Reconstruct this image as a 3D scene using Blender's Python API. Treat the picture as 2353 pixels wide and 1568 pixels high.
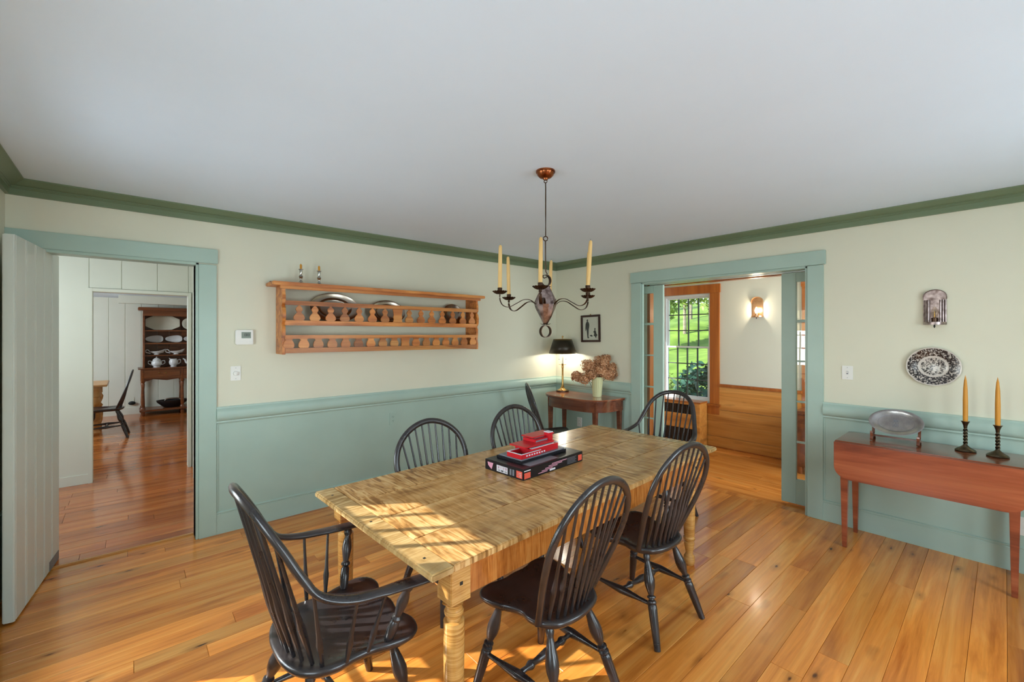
import bpy, bmesh, math, random
from mathutils import Vector, Matrix, noise as mnoise
random.seed(7)
PI = math.pi
S = bpy.context.scene
COL = S.collection
for o in list(bpy.data.objects): bpy.data.objects.remove(o, do_unlink=True)

# ------------------------------------------------------------------ camera
CAM = Vector((-4.3463, -4.0371, 1.55)); YAW = 0.8493
cd = bpy.data.cameras.new('camera'); cam = bpy.data.objects.new('camera', cd); COL.objects.link(cam)
cam.location = CAM; cam.rotation_euler = (PI/2, 0, YAW - PI/2)
cd.sensor_width = 36; cd.lens = 36*997.55/2353; cd.shift_y = -15.85/2353; cd.clip_start = 0.02; cd.clip_end = 400
S.camera = cam

# ------------------------------------------------------------------ world, sun, fill lamps
w = bpy.data.worlds.new('sky'); S.world = w; w.use_nodes = True
nt = w.node_tree; nt.nodes.clear()
wo = nt.nodes.new('ShaderNodeOutputWorld'); bg = nt.nodes.new('ShaderNodeBackground'); sk = nt.nodes.new('ShaderNodeTexSky')
sk.sky_type = 'NISHITA'; sk.sun_disc = False; sk.sun_elevation = math.radians(32); sk.sun_rotation = math.radians(-57); sk.air_density = 1.0; sk.dust_density = 1.0
bg.inputs['Strength'].default_value = 0.32
nt.links.new(sk.outputs[0], bg.inputs[0]); nt.links.new(bg.outputs[0], wo.inputs[0])

SUN_AZ = math.radians(-33); SUN_EL = math.radians(32)
sd = Vector((math.cos(SUN_AZ)*math.cos(SUN_EL), math.sin(SUN_AZ)*math.cos(SUN_EL), -math.sin(SUN_EL)))
sl = bpy.data.lights.new('sun', 'SUN'); sl.energy = 8.5; sl.angle = math.radians(0.4); sl.color = (1, .97, .93)
so = bpy.data.objects.new('sun', sl); COL.objects.link(so); so.rotation_euler = sd.to_track_quat('-Z', 'Y').to_euler(); so.location = (-12, 4, 9)

def area(name, loc, direction, sx, sy, power, color=(1, 1, 1)):
    l = bpy.data.lights.new(name, 'AREA'); l.shape = 'RECTANGLE'; l.size = sx; l.size_y = sy; l.energy = power; l.color = color
    o = bpy.data.objects.new(name, l); COL.objects.link(o); o.location = loc
    o.rotation_euler = Vector(direction).to_track_quat('-Z', 'Z').to_euler(); return o
DAY = (.82, .92, 1.0)
# added fill lamps: at dining room windows, and windowless in kitchen, hall, garden room
area('window_fill', (-5.08, -1.43, 1.28), (1, 0, -.3), .70, 1.45, 62, DAY)
area('window_fill', (-5.08, -3.25, 1.28), (1, 0, -.05), .70, 1.45, 40, DAY)
area('window_fill', (-3.4, -5.56, 1.28), (0, 1, -.05), 1.0, 1.45, 50, DAY)
area('window_fill', (-1.5, -5.56, 1.28), (0, 1, -.05), 1.0, 1.45, 50, DAY)
area('fill_kitchen', (-6.93, 5.2, 1.5), (1, 0, -.1), 1.8, 1.3, 115, DAY)  # added fill in front of the solid kitchen end wall
area('fill_hall', (-5.68, 1.25, 1.6), (1, 0, -.1), 1.0, 1.2, 20, DAY)  # added fill in front of the solid hall end wall
area('fill_garden_room', (1.0, -4.55, 1.5), (0, 1, -.1), 1.2, 1.3, 60, DAY)  # added fill at the open garden room end, no window there

V = S.view_settings
V.view_transform = 'Standard'; V.look = 'None'; V.gamma = 1.0; V.use_curve_mapping = False; V.exposure = 0.25

# ------------------------------------------------------------------ materials
def lin(c):
    c = c/255.0
    return c/12.92 if c <= .04045 else ((c+.055)/1.055)**2.4
def C(r, g, b): return (lin(r), lin(g), lin(b), 1)
MATS = {}
def base(name, rough=.5, metal=0.0, spec=.5, coat=0.0):
    m = bpy.data.materials.new(name); m.use_nodes = True; MATS[name] = m
    t = m.node_tree; p = t.nodes['Principled BSDF']
    p.inputs['Roughness'].default_value = rough; p.inputs['Metallic'].default_value = metal
    p.inputs['Specular IOR Level'].default_value = spec; p.inputs['Coat Weight'].default_value = coat
    p.inputs['Coat Roughness'].default_value = .12
    return m, t, p
def N(t, kind, **kw):
    n = t.nodes.new(kind)
    for k, v in kw.items():
        if k in n.inputs: n.inputs[k].default_value = v
        else: setattr(n, k, v)
    return n
def coords(t, scale, rnd=0.0, rot=(0, 0, 0)):
    tc = N(t, 'ShaderNodeTexCoord'); mp = N(t, 'ShaderNodeMapping'); mp.inputs['Scale'].default_value = scale; mp.inputs['Rotation'].default_value = rot
    src = tc.outputs['Object']
    if rnd:
        oi = N(t, 'ShaderNodeObjectInfo'); ml = N(t, 'ShaderNodeMath', operation='MULTIPLY'); ml.inputs[1].default_value = rnd
        t.links.new(oi.outputs['Random'], ml.inputs[0])
        ad = N(t, 'ShaderNodeVectorMath', operation='ADD'); t.links.new(src, ad.inputs[0]); t.links.new(ml.outputs[0], ad.inputs[1]); src = ad.outputs[0]
    t.links.new(src, mp.inputs['Vector']); return mp.outputs[0]
def ramp(t, fac, stops):
    r = N(t, 'ShaderNodeValToRGB'); e = r.color_ramp.elements
    while len(e) < len(stops): e.new(.5)
    for i, (p, c) in enumerate(stops): e[i].position = p; e[i].color = c
    t.links.new(fac, r.inputs[0]); return r.outputs[0]
def mix(t, fac, a, b, mode='MIX'):
    n = N(t, 'ShaderNodeMix', data_type='RGBA', blend_type=mode)
    for s, v in ((n.inputs[0], fac), (n.inputs[6], a), (n.inputs[7], b)):
        if hasattr(v, 'default_value') or hasattr(v, 'links'): t.links.new(v, s)
        else: s.default_value = v
    return n.outputs[2]
def noise(t, vec, scale=5, detail=4, rough=.55, dist=0.0):
    n = N(t, 'ShaderNodeTexNoise'); n.inputs['Scale'].default_value = scale; n.inputs['Detail'].default_value = detail; n.inputs['Roughness'].default_value = rough; n.inputs['Distortion'].default_value = dist
    t.links.new(vec, n.inputs['Vector']); return n.outputs['Fac']
def bump(t, p, h, strength=.2, dist=.01):
    b = N(t, 'ShaderNodeBump'); b.inputs['Strength'].default_value = strength; b.inputs['Distance'].default_value = dist
    t.links.new(h, b.inputs['Height']); t.links.new(b.outputs[0], p.inputs['Normal'])
def paint(name, c, rough=.45, var=.04, spec=.4):
    m, t, p = base(name, rough, 0, spec)
    v = coords(t, (1, 1, 1)); f = noise(t, v, 2.5, 3)
    lo = tuple(x*(1-var) for x in c[:3])+(1,); hi = tuple(min(1, x*(1+var)) for x in c[:3])+(1,)
    t.links.new(ramp(t, f, [(.3, lo), (.7, hi)]), p.inputs['Base Color'])
    f2 = noise(t, v, 90, 2); bump(t, p, f2, .03, .004); return m
def metal(name, c, rough=.3, c2=None, sc=30):
    m, t, p = base(name, rough, 1.0)
    f = noise(t, coords(t, (1, 1, 1)), sc, 4); t.links.new(ramp(t, f, [(.3, c), (.7, c2 or tuple(min(1, x*1.25) for x in c[:3])+(1,))]), p.inputs['Base Color']); return m
def wood(name, dark, mid, light, axis=0, rough=.3, knots=0.0, coat=0.0, var=.25, grain=1.0, rnd=17.0, flat=None):
    m, t, p = base(name, rough, 0, .5, coat)
    sc = [9*grain]*3; sc[axis] = .7*grain
    v = coords(t, tuple(sc), rnd)
    f1 = noise(t, v, 1.0, 5, .6, .8)
    sc2 = [60*grain]*3; sc2[axis] = 1.6*grain
    f2 = noise(t, coords(t, tuple(sc2), rnd), 1.0, 3, .6)
    col = ramp(t, f1, [(.28, dark), (.5, mid), (.72, light)])
    g = ramp(t, f2, [(.3, (.72, .68, .62, 1)), (.6, (1, 1, 1, 1))])
    col = mix(t, .55, col, g, 'MULTIPLY')
    if knots:
        sk_ = [8.5]*3; sk_[axis] = 3.0
        if flat is not None: sk_[flat] = 0.0
        vo = N(t, 'ShaderNodeTexVoronoi'); vo.inputs['Scale'].default_value = 1.0
        nz = N(t, 'ShaderNodeTexNoise'); nz.inputs['Scale'].default_value = 3.0
        vk = coords(t, tuple(sk_), rnd); t.links.new(vk, nz.inputs['Vector'])
        ad = N(t, 'ShaderNodeVectorMath', operation='MULTIPLY_ADD'); ad.inputs[1].default_value = (.25, .25, .25)
        t.links.new(nz.outputs['Color'], ad.inputs[0]); t.links.new(vk, ad.inputs[2]); t.links.new(ad.outputs[0], vo.inputs['Vector'])
        kd = ramp(t, vo.outputs['Distance'], [(.04*knots, (1, 1, 1, 1)), (.09*knots, (.35, .35, .35, 1)), (.26*knots, (0, 0, 0, 1))])
        sep = N(t, 'ShaderNodeSeparateColor'); t.links.new(vo.outputs['Color'], sep.inputs[0])
        gt = N(t, 'ShaderNodeMath', operation='GREATER_THAN'); gt.inputs[1].default_value = .18; t.links.new(sep.outputs[0], gt.inputs[0])
        ml = N(t, 'ShaderNodeMath', operation='MULTIPLY'); t.links.new(kd, ml.inputs[0]); t.links.new(gt.outputs[0], ml.inputs[1])
        col = mix(t, ml.outputs[0], col, tuple(x*.22 for x in dark[:3])+(1,))
    oi = N(t, 'ShaderNodeObjectInfo'); mr = N(t, 'ShaderNodeMapRange'); mr.inputs['To Min'].default_value = 1-var; mr.inputs['To Max'].default_value = 1+var*.7
    t.links.new(oi.outputs['Random'], mr.inputs['Value'])
    hs = N(t, 'ShaderNodeHueSaturation'); t.links.new(mr.outputs[0], hs.inputs['Value']); t.links.new(col, hs.inputs['Color'])
    t.links.new(hs.outputs[0], p.inputs['Base Color']); bump(t, p, f2, .06, .003)
    return m
def curly(name, dark, mid, light, axis=0, rough=.27, coat=.12, freq=36):
    # maple with the figure rippling across the grain
    m, t, p = base(name, rough, 0, .5, coat)
    sc = [5.0]*3; sc[axis] = freq
    v = coords(t, tuple(sc), 3.0)
    f1 = noise(t, v, 1.0, 3, .5, 1.4)
    sc2 = [7.0]*3; sc2[axis] = 1.5
    f2 = noise(t, coords(t, tuple(sc2), 3.0), 1.0, 4, .6, 1.0)
    a = ramp(t, f1, [(.36, dark), (.5, mid), (.62, light)])
    b = ramp(t, f2, [(.3, dark), (.55, mid), (.75, light)])
    f3 = noise(t, coords(t, (2.2, 2.2, 2.2), 3.0), 1.0, 2)
    col = mix(t, ramp(t, f3, [(.38, (.15, .15, .15, 1)), (.62, (.75, .75, .75, 1))]), a, b); t.links.new(col, p.inputs['Base Color']); bump(t, p, f1, .03, .002); return m
def glass(name, tint=(.96, .98, .98, 1), refl=.08, rough=.0):
    m = bpy.data.materials.new(name); m.use_nodes = True; MATS[name] = m; t = m.node_tree; t.nodes.clear()
    o = N(t, 'ShaderNodeOutputMaterial'); tr = N(t, 'ShaderNodeBsdfTransparent'); gl = N(t, 'ShaderNodeBsdfGlossy'); mx = N(t, 'ShaderNodeMixShader'); fr = N(t, 'ShaderNodeLayerWeight'); pw_ = N(t, 'ShaderNodeMath', operation='POWER'); pw_.inputs[1].default_value = 4.0; ma_ = N(t, 'ShaderNodeMath', operation='MULTIPLY_ADD'); ma_.inputs[1].default_value = .7; ma_.inputs[2].default_value = .035
    tr.inputs[0].default_value = tint; gl.inputs['Roughness'].default_value = rough; t.links.new(fr.outputs['Facing'], pw_.inputs[0]); t.links.new(pw_.outputs[0], ma_.inputs[0])
    t.links.new(ma_.outputs[0], mx.inputs[0]); t.links.new(tr.outputs[0], mx.inputs[1]); t.links.new(gl.outputs[0], mx.inputs[2]); t.links.new(mx.outputs[0], o.inputs[0]); return m
def emit(name, c, s):
    m, t, p = base(name, .3); p.inputs['Base Color'].default_value = c; p.inputs['Emission Color'].default_value = c; p.inputs['Emission Strength'].default_value = s; return m

paint('wall_cream', C(220, 218, 196), .55, .015)
paint('ceiling_white', C(222, 236, 250), .6, .01)
paint('green_paint', C(170, 193, 180), .35, .04)
paint('crown_green_shaded', C(112, 128, 98), .35, .05)  # olive version of the trim green, darkened to paint in shade below the ceiling
paint('door_green', C(206, 212, 202), .3, .03)
paint('hall_white', C(222, 222, 206), .4, .02)
paint('garden_wall', C(214, 214, 202), .55, .015)
paint('sash_white', C(226, 230, 232), .35, .02)
paint('plastic_white', C(232, 231, 224), .3, .01)
paint('dark_frame', C(58, 36, 30), .3, .1)
paint('muntin_shaded', C(72, 80, 78), .5, .05)  # glazing bars coloured grey to carry their backlit shade
paint('screen_grey', C(120, 132, 118), .3, .03)
paint('dark_slot', C(30, 30, 28), .5, .03)
paint('black_paint', C(30, 28, 28), .28, .12, .5)
paint('black_card', C(24, 23, 28), .3, .1)
paint('red_brick', C(200, 30, 40), .3, .05)
paint('pink_print', C(214, 150, 170), .4, .1)
paint('orange_print', C(232, 96, 74), .4, .05)
paint('white_print', C(225, 222, 228), .4, .05)
paint('grey_brick', C(120, 122, 130), .35, .06)
paint('candle_wax', C(214, 176, 112), .45, .05)
paint('honey_wax', C(204, 140, 44), .45, .06)
paint('ivory_ceramic', C(232, 226, 206), .18, .02, .6)
paint('white_ceramic', C(226, 224, 222), .18, .02, .6)
paint('vase_green', C(208, 208, 160), .3, .04)
paint('paper', C(214, 208, 190), .6, .03)
paint('silhouette', C(34, 32, 28), .6, .05)
paint('grey_tin', C(120, 118, 116), .5, .1)
paint('sub_floor', C(40, 24, 14), .8, .1)
paint('radiator_dark', C(58, 44, 34), .5, .1)
paint('outside_stone', C(170, 165, 155), .8, .1)
metal('pewter', C(140, 128, 116), .22, C(178, 166, 152), 8)
metal('pewter_dish', C(150, 146, 144), .28, C(190, 186, 184), 14)
metal('dark_iron', C(62, 46, 38), .38, C(96, 76, 62), 25)
metal('rusted_tin', C(92, 74, 70), .34, C(196, 180, 178), 26)
metal('copper', C(120, 62, 34), .28, C(180, 108, 66), 25)
metal('brass', C(176, 134, 74), .25, C(206, 164, 100), 20)
metal('bronze', C(74, 64, 50), .3, C(120, 108, 88), 30)
metal('silver', C(170, 168, 164), .18, C(205, 203, 200), 10)
metal('sconce_copper', C(196, 150, 112), .3, C(224, 180, 140), 20)
metal('chrome_track', C(200, 205, 205), .3)
wood('floor_wood', C(184, 100, 34), C(230, 144, 60), C(246, 176, 90), 0, .24, 1.0, .2, .26, flat=2)
wood('hall_floor_wood', C(164, 82, 30), C(200, 110, 46), C(220, 138, 68), 0, .16, .8, .3, .2, flat=2)
wood('garden_floor_wood', C(172, 98, 34), C(214, 132, 54), C(230, 156, 76), 1, .24, .9, .2, .22, flat=2)
wood('pine_board', C(172, 108, 42), C(204, 138, 64), C(220, 160, 86), 1, .35, 1.0, .1, .18, flat=0)
wood('pine_trim', C(150, 78, 22), C(176, 98, 34), C(192, 116, 50), 2, .3, 0, .1, .12)
wood('pine_rack', C(132, 68, 24), C(198, 118, 50), C(226, 160, 84), 0, .38, .8, .05, .28, 1.7, flat=1)
wood('cherry', C(84, 34, 24), C(158, 80, 50), C(188, 110, 70), 1, .25, 0, .3, .06, .8)
wood('cherry_top', C(96, 46, 28), C(138, 74, 46), C(162, 96, 64), 1, .18, 0, .5, .06)
wood('mahogany', C(84, 40, 24), C(118, 64, 40), C(146, 84, 54), 1, .22, 0, .4, .1)
wood('mahogany_top', C(120, 62, 36), C(160, 90, 56), C(184, 112, 76), 1, .16, 0, .5, .05)
wood('hutch_wood', C(86, 42, 18), C(124, 68, 32), C(150, 88, 46), 0, .3, 0, .2, .15)
wood('kitchen_pine', C(176, 112, 50), C(206, 146, 76), C(224, 170, 104), 0, .35, .4, .1, .1)
curly('maple_top', C(122, 78, 34), C(200, 150, 88), C(230, 190, 130), 0)
curly('maple_end', C(136, 102, 54), C(186, 150, 96), C(214, 184, 130), 1)
curly('maple_side', C(146, 80, 28), C(194, 118, 50), C(214, 144, 72), 0, .26, .12, 50)
curly('maple_leg', C(158, 106, 46), C(198, 146, 78), C(216, 170, 102), 2, .26, .12, 95)
glass('glass')
glass('sconce_glass', (.9, .88, .84, 1))

def black_lacquer():
    m, t, p = base('black_lacquer', .3, 0, .6, .25)
    v = coords(t, (1, 1, 1), 5.0); f = noise(t, v, 9, 5, .6)
    geo = N(t, 'ShaderNodeNewGeometry')
    edge = ramp(t, geo.outputs['Pointiness'], [(.62, (0, 0, 0, 1)), (.85, (1, 1, 1, 1))])
    col = ramp(t, f, [(.35, C(32, 29, 31)), (.7, C(52, 45, 44))])
    col = mix(t, edge, col, C(84, 62, 50)); t.links.new(col, p.inputs['Base Color'])
    t.links.new(ramp(t, f, [(.3, (.24, .24, .24, 1)), (.8, (.4, .4, .4, 1))]), p.inputs['Roughness']); return m
black_lacquer()
def transferware():
    m, t, p = base('transferware', .2, 0, .6)
    tc = N(t, 'ShaderNodeTexCoord'); ln = N(t, 'ShaderNodeVectorMath', operation='LENGTH')
    mp = N(t, 'ShaderNodeMapping'); mp.inputs['Scale'].default_value = (1/.143, 1/.135, 0); t.links.new(tc.outputs['Object'], mp.inputs[0]); t.links.new(mp.outputs[0], ln.inputs[0])
    f = noise(t, coords(t, (1, 1, 1)), 95, 3, .7)
    W = C(206, 198, 188); B = C(38, 30, 32)
    fine = ramp(t, f, [(.45, B), (.53, W)])
    dens = ramp(t, f, [(.5, B), (.6, W)])
    zone = N(t, 'ShaderNodeValToRGB'); zone.color_ramp.interpolation = 'CONSTANT'
    e = zone.color_ramp.elements
    for pos, val in ((0, 0), (.46, .5), (.57, 1.0), (.96, .5)):
        if pos == 0: el = e[0]
        elif pos == .46: el = e[1]; el.position = pos
        else: el = e.new(pos)
        el.color = (val, val, val, 1)
    t.links.new(ln.outputs['Value'], zone.inputs[0])
    a = N(t, 'ShaderNodeMath', operation='GREATER_THAN'); a.inputs[1].default_value = .75; t.links.new(zone.outputs[0], a.inputs[0])
    b = N(t, 'ShaderNodeMath', operation='GREATER_THAN'); b.inputs[1].default_value = .25; t.links.new(zone.outputs[0], b.inputs[0])
    col = mix(t, b.outputs[0], fine, W); col = mix(t, a.outputs[0], col, dens); t.links.new(col, p.inputs['Base Color']); return m
transferware()
def lampshade():
    m, t, p = base('lamp_shade_tole', .35, .35)
    tc = N(t, 'ShaderNodeTexCoord'); sp = N(t, 'ShaderNodeSeparateXYZ'); t.links.new(tc.outputs['Generated'], sp.inputs[0])
    t.links.new(ramp(t, sp.outputs[2], [(.0, C(96, 74, 36)), (.08, C(52, 42, 26)), (.9, C(40, 34, 22)), (1, C(150, 120, 70))]), p.inputs['Base Color']); return m
lampshade()
def hydrangea():
    m, t, p = base('dried_petal', .7)
    v = coords(t, (1, 1, 1)); f = noise(t, v, 75, 2)
    t.links.new(ramp(t, f, [(.32, C(120, 66, 34)), (.5, C(206, 146, 98)), (.68, C(240, 200, 160))]), p.inputs['Base Color']); return m
hydrangea()
def leaf(name, a, b, sc=3):
    m, t, p = base(name, .6); f = noise(t, coords(t, (1, 1, 1)), sc, 3)
    t.links.new(ramp(t, f, [(.3, a), (.7, b)]), p.inputs['Base Color']); return m
leaf('grass', C(92, 124, 40), C(140, 172, 70), 1.2)
leaf('leaf_light', C(84, 112, 46), C(160, 180, 92), 2)
leaf('leaf_dark', C(22, 58, 46), C(62, 112, 88), 5)
leaf('stem_brown', C(80, 60, 40), C(120, 96, 64), 5)
leaf('bark', C(110, 100, 84), C(170, 160, 140), 6)
emit('lit_bulb', (1, .72, .38, 1), 7)

# ------------------------------------------------------------------ geometry helpers
class G:
    def __init__(s): s.v = []; s.f = []
    def add(s, vs, fs):
        n = len(s.v); s.v += [tuple(x) for x in vs]; s.f += [tuple(i+n for i in f) for f in fs]; return s
    def box(s, a, b):
        x0, x1 = sorted((a[0], b[0])); y0, y1 = sorted((a[1], b[1])); z0, z1 = sorted((a[2], b[2]))
        return s.add([(x0, y0, z0), (x1, y0, z0), (x1, y1, z0), (x0, y1, z0), (x0, y0, z1), (x1, y0, z1), (x1, y1, z1), (x0, y1, z1)],
                     [(0, 3, 2, 1), (4, 5, 6, 7), (0, 1, 5, 4), (1, 2, 6, 5), (2, 3, 7, 6), (3, 0, 4, 7)])
    def lathe(s, prof, a=(0, 0, 0), b=(0, 0, 1), seg=16, unit=False, scale=(1, 1)):
        # prof: (r, h) ; h in metres along a->b axis (or fraction when unit=True)
        a = Vector(a); b = Vector(b); d = b-a; L = d.length; d = d/L
        u = d.orthogonal().normalized() if abs(d.z) < .999 else Vector((1, 0, 0)); v_ = d.cross(u)
        vs = []; fs = []; n = len(prof)
        for r, h in prof:
            c = a+d*(h*L if unit else h)
            for k in range(seg):
                q = 2*PI*k/seg; vs.append(c+u*(math.cos(q)*r*scale[0])+v_*(math.sin(q)*r*scale[1]))
        for i in range(n-1):
            for k in range(seg):
                k2 = (k+1) % seg; fs.append((i*seg+k, i*seg+k2, (i+1)*seg+k2, (i+1)*seg+k))
        if prof[0][0] > 1e-4: fs.append(tuple(range(seg-1, -1, -1)))
        if prof[-1][0] > 1e-4: fs.append(tuple((n-1)*seg+k for k in range(seg)))
        return s.add(vs, fs)
    def tube(s, path, rad, seg=8, up=(0, 0, 1), closed=False, cap=True):
        # rad: number or list of (side, upward) half-sizes
        P = [Vector(p) for p in path]; n = len(P); up = Vector(up)
        if not isinstance(rad, (list, tuple)): rad = [rad]*n
        vs = []; fs = []
        for i, p in enumerate(P):
            if closed: d = P[(i+1) % n]-P[i-1]
            else: d = P[min(i+1, n-1)]-P[max(i-1, 0)]
            d.normalize(); sd_ = d.cross(up)
            if sd_.length < 1e-4: sd_ = d.orthogonal()
            sd_.normalize(); uu = sd_.cross(d)
            r = rad[i]; rx, ry = r if isinstance(r, (tuple, list)) else (r, r)
            for k in range(seg):
                q = 2*PI*(k+.5)/seg; vs.append(p+sd_*(math.cos(q)*rx)+uu*(math.sin(q)*ry))
        m = n if closed else n-1
        for i in range(m):
            j = (i+1) % n
            for k in range(seg):
                k2 = (k+1) % seg; fs.append((i*seg+k, i*seg+k2, j*seg+k2, j*seg+k))
        if cap and not closed:
            fs.append(tuple(range(seg-1, -1, -1))); fs.append(tuple((n-1)*seg+k for k in range(seg)))
        return s.add(vs, fs)
    def prism(s, poly, h0, h1, plane='XY'):
        # poly in 2D, extruded; plane XY->z, XZ->y, YZ->x
        def mk(p, h): return {'XY': (p[0], p[1], h), 'XZ': (p[0], h, p[1]), 'YZ': (h, p[0], p[1])}[plane]
        n = len(poly); vs = [mk(p, h0) for p in poly]+[mk(p, h1) for p in poly]
        fs = [tuple(range(n-1, -1, -1)), tuple(range(n, 2*n))]+[(i, (i+1) % n, n+(i+1) % n, n+i) for i in range(n)]
        return s.add(vs, fs)
    def sphere(s, c, r, seg=12, rings=8):
        r = r if isinstance(r, tuple) else (r, r, r); vs = [(c[0], c[1], c[2]-r[2])]; fs = []
        for i in range(1, rings):
            a = -PI/2+PI*i/rings
            for k in range(seg):
                q = 2*PI*k/seg; vs.append((c[0]+r[0]*math.cos(a)*math.cos(q), c[1]+r[1]*math.cos(a)*math.sin(q), c[2]+r[2]*math.sin(a)))
        vs.append((c[0], c[1], c[2]+r[2])); top = len(vs)-1
        for k in range(seg):
            k2 = (k+1) % seg; fs.append((0, 1+k2, 1+k)); b0 = 1+(rings-2)*seg; fs.append((top, b0+k, b0+k2))
            for i in range(rings-2):
                fs.append((1+i*seg+k, 1+i*seg+k2, 1+(i+1)*seg+k2, 1+(i+1)*seg+k))
        return s.add(vs, fs)
    def xf(s, M):
        s.v = [tuple(M @ Vector(p)) for p in s.v]; return s
    def build(s, name, mat, parent=None, smooth=False, bevel=0.0, seg=2, angle=40):
        me = bpy.data.meshes.new(name); me.from_pydata(s.v, [], s.f)
        bm = bmesh.new(); bm.from_mesh(me)
        bmesh.ops.recalc_face_normals(bm, faces=bm.faces)
        if bevel:
            ed = [e for e in bm.edges if len(e.link_faces) == 2 and e.calc_face_angle(0) > .6]
            bmesh.ops.bevel(bm, geom=ed, offset=bevel, segments=seg, affect='EDGES', clamp_overlap=True)
        bm.to_mesh(me); bm.free()
        if smooth or bevel:
            for p in me.polygons: p.use_smooth = True
            me.set_sharp_from_angle(angle=math.radians(angle))
        me.materials.append(MATS[mat] if isinstance(mat, str) else mat)
        o = bpy.data.objects.new(name, me); COL.objects.link(o)
        if parent: o.parent = parent
        return o
def B(name, a, b, mat, parent=None, bevel=0.0): return G().box(a, b).build(name, mat, parent, bevel=bevel)
def tag(o, label, cat, group=None):
    o['label'] = label; o['category'] = cat
    if group: o['group'] = group
    return o
def thing(name, label, cat, loc=(0, 0, 0), rz=0.0, group=None):
    o = bpy.data.objects.new(name, None); COL.objects.link(o); o.location = loc; o.rotation_euler = (0, 0, rz); o.empty_display_size = .1
    return tag(o, label, cat, group)
def struct(o, label=None, cat='structure'):
    o['kind'] = 'structure'
    if label: o['label'] = label; o['category'] = cat
    return o
def sgroup(name, label, cat, loc=(0, 0, 0), rz=0.0):
    o = thing(name, label, cat, loc, rz); o['kind'] = 'structure'; return o
def copy_tree(o, parent=None):
    c = o.copy(); COL.objects.link(c); c.parent = parent
    for ch in list(o.children): copy_tree(ch, c)
    return c
def spline(pts, n=6, closed=False):
    P = [Vector(p) for p in pts]; out = []; m = len(P)
    rng = range(m if closed else m-1)
    for i in rng:
        if closed: p0, p1, p2, p3 = P[i-1], P[i], P[(i+1) % m], P[(i+2) % m]
        else: p0, p1, p2, p3 = P[max(i-1, 0)], P[i], P[i+1], P[min(i+2, m-1)]
        for k in range(n):
            t = k/n; out.append(.5*((2*p1)+(p2-p0)*t+(2*p0-5*p1+4*p2-p3)*t*t+(3*p1-p0-3*p2+p3)*t**3))
    if not closed: out.append(P[-1])
    return out
def lerp(a, b, t): return a+(b-a)*t
def interp(tab, x):
    for (x0, y0), (x1, y1) in zip(tab, tab[1:]):
        if x <= x1: return lerp(y0, y1, (x-x0)/(x1-x0))
    return tab[-1][1]
def wall_run(name, prof, wall, a, b, mat, mit_a=0, mit_b=0, parent=None):
    # moulding profile [(out, z)] run along a wall from a to b; mit = +1 lengthens/-1 shortens with 'out' (mitre)
    g = G(); n = len(prof); vs = []
    for end, mt in ((a, mit_a), (b, mit_b)):
        for p, z in prof:
            q = end+mt*p
            vs.append({'left': (q, -p, z), 'right': (-p, q, z), 'side': (-4.92+p, q, z), 'back': (q, BACK+p, z), 'hall': (q, 2.244-p, z), 'garden': (1.7-p, q, z)}[wall])
    fs = [tuple(range(n)), tuple(range(2*n-1, n-1, -1))]+[(i, (i+1) % n, n+(i+1) % n, n+i) for i in range(n)]
    return g.add(vs, fs).build(name, mat, parent, smooth=True, angle=30)
BACK = -5.4; SIDE = -4.92; CEIL = 2.5

# ================================================================== SETTING
def planks(parent, mat, x0, x1, y0, y1, z, axis, wmin, wmax, lmin, lmax, seed, name='plank'):
    # individual boards with open joints and eased edges; axis = direction the boards run
    r = random.Random(seed); gap = .0006; e = .0013
    lo, hi = (y0, y1) if axis == 0 else (x0, x1); s0, s1 = (x0, x1) if axis == 0 else (y0, y1)
    q = lo
    while q < hi-.01:
        wd = r.uniform(wmin, wmax)
        if hi-(q+wd) < wmin*.6: wd = hi-q
        p = s0; first = True
        while p < s1-.01:
            ln = r.uniform(lmin, lmax)*(r.uniform(.3, 1) if first else 1); first = False
            if s1-(p+ln) < lmin*.5: ln = s1-p
            a0, a1, b0, b1 = p+gap, p+ln-gap, q+gap, q+wd-gap
            dz = r.uniform(-.0006, .0006)
            g = G(); vs = []
            for zz, ins in ((z-.018, 0), (z-e+dz, 0), (z+dz, e)):
                for (aa, bb) in ((a0+ins, b0+ins), (a1-ins, b0+ins), (a1-ins, b1-ins), (a0+ins, b1-ins)):
                    vs.append((aa, bb, zz) if axis == 0 else (bb, aa, zz))
            fs = [(8, 9, 10, 11)]+[(i*4+k, i*4+(k+1) % 4, (i+1)*4+(k+1) % 4, (i+1)*4+k) for i in range(2) for k in range(4)]
            g.add(vs, fs).build(name, mat, parent)
            p += ln
        q += wd
fl = struct(B('floor', (SIDE, BACK, -.12), (.0, .12, -.018), 'sub_floor'), 'honey-stained wide pine plank floor of the dining room with dark knots', 'floor')
planks(fl, 'floor_wood', SIDE, .0, BACK, .0, 0, 0, .10, .145, 1.3, 3.0, 3)
planks(fl, 'floor_wood', -4.775, -3.976, .0, .108, 0, 0, .10, .11, .7, .9, 4)
planks(fl, 'floor_wood', .0, .09, -2.9, -1.34, 0, 1, .08, .09, 1.6, 1.7, 5)
fl2 = struct(B('floor_hall', (-6.95, .12, -.12), (-2.4, 7.1, -.018), 'sub_floor'), 'glossy reddish pine floor of the hall and kitchen beyond the open door', 'floor')
planks(fl2, 'hall_floor_wood', -5.6, -2.9, .135, 7.1, .004, 0, .11, .16, 1.2, 2.6, 8)
struct(B('trim_1', (-4.775, .108, -.01), (-3.976, .135, .010), 'kitchen_pine', bevel=.004), 'thin pale wood threshold strip between dining room and hall floors', 'threshold')
fl3 = struct(B('floor_garden_room', (.0, -4.7, -.12), (1.95, .6, -.018), 'sub_floor'), 'amber pine plank floor of the garden room beyond the sliding doors', 'floor')
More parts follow.
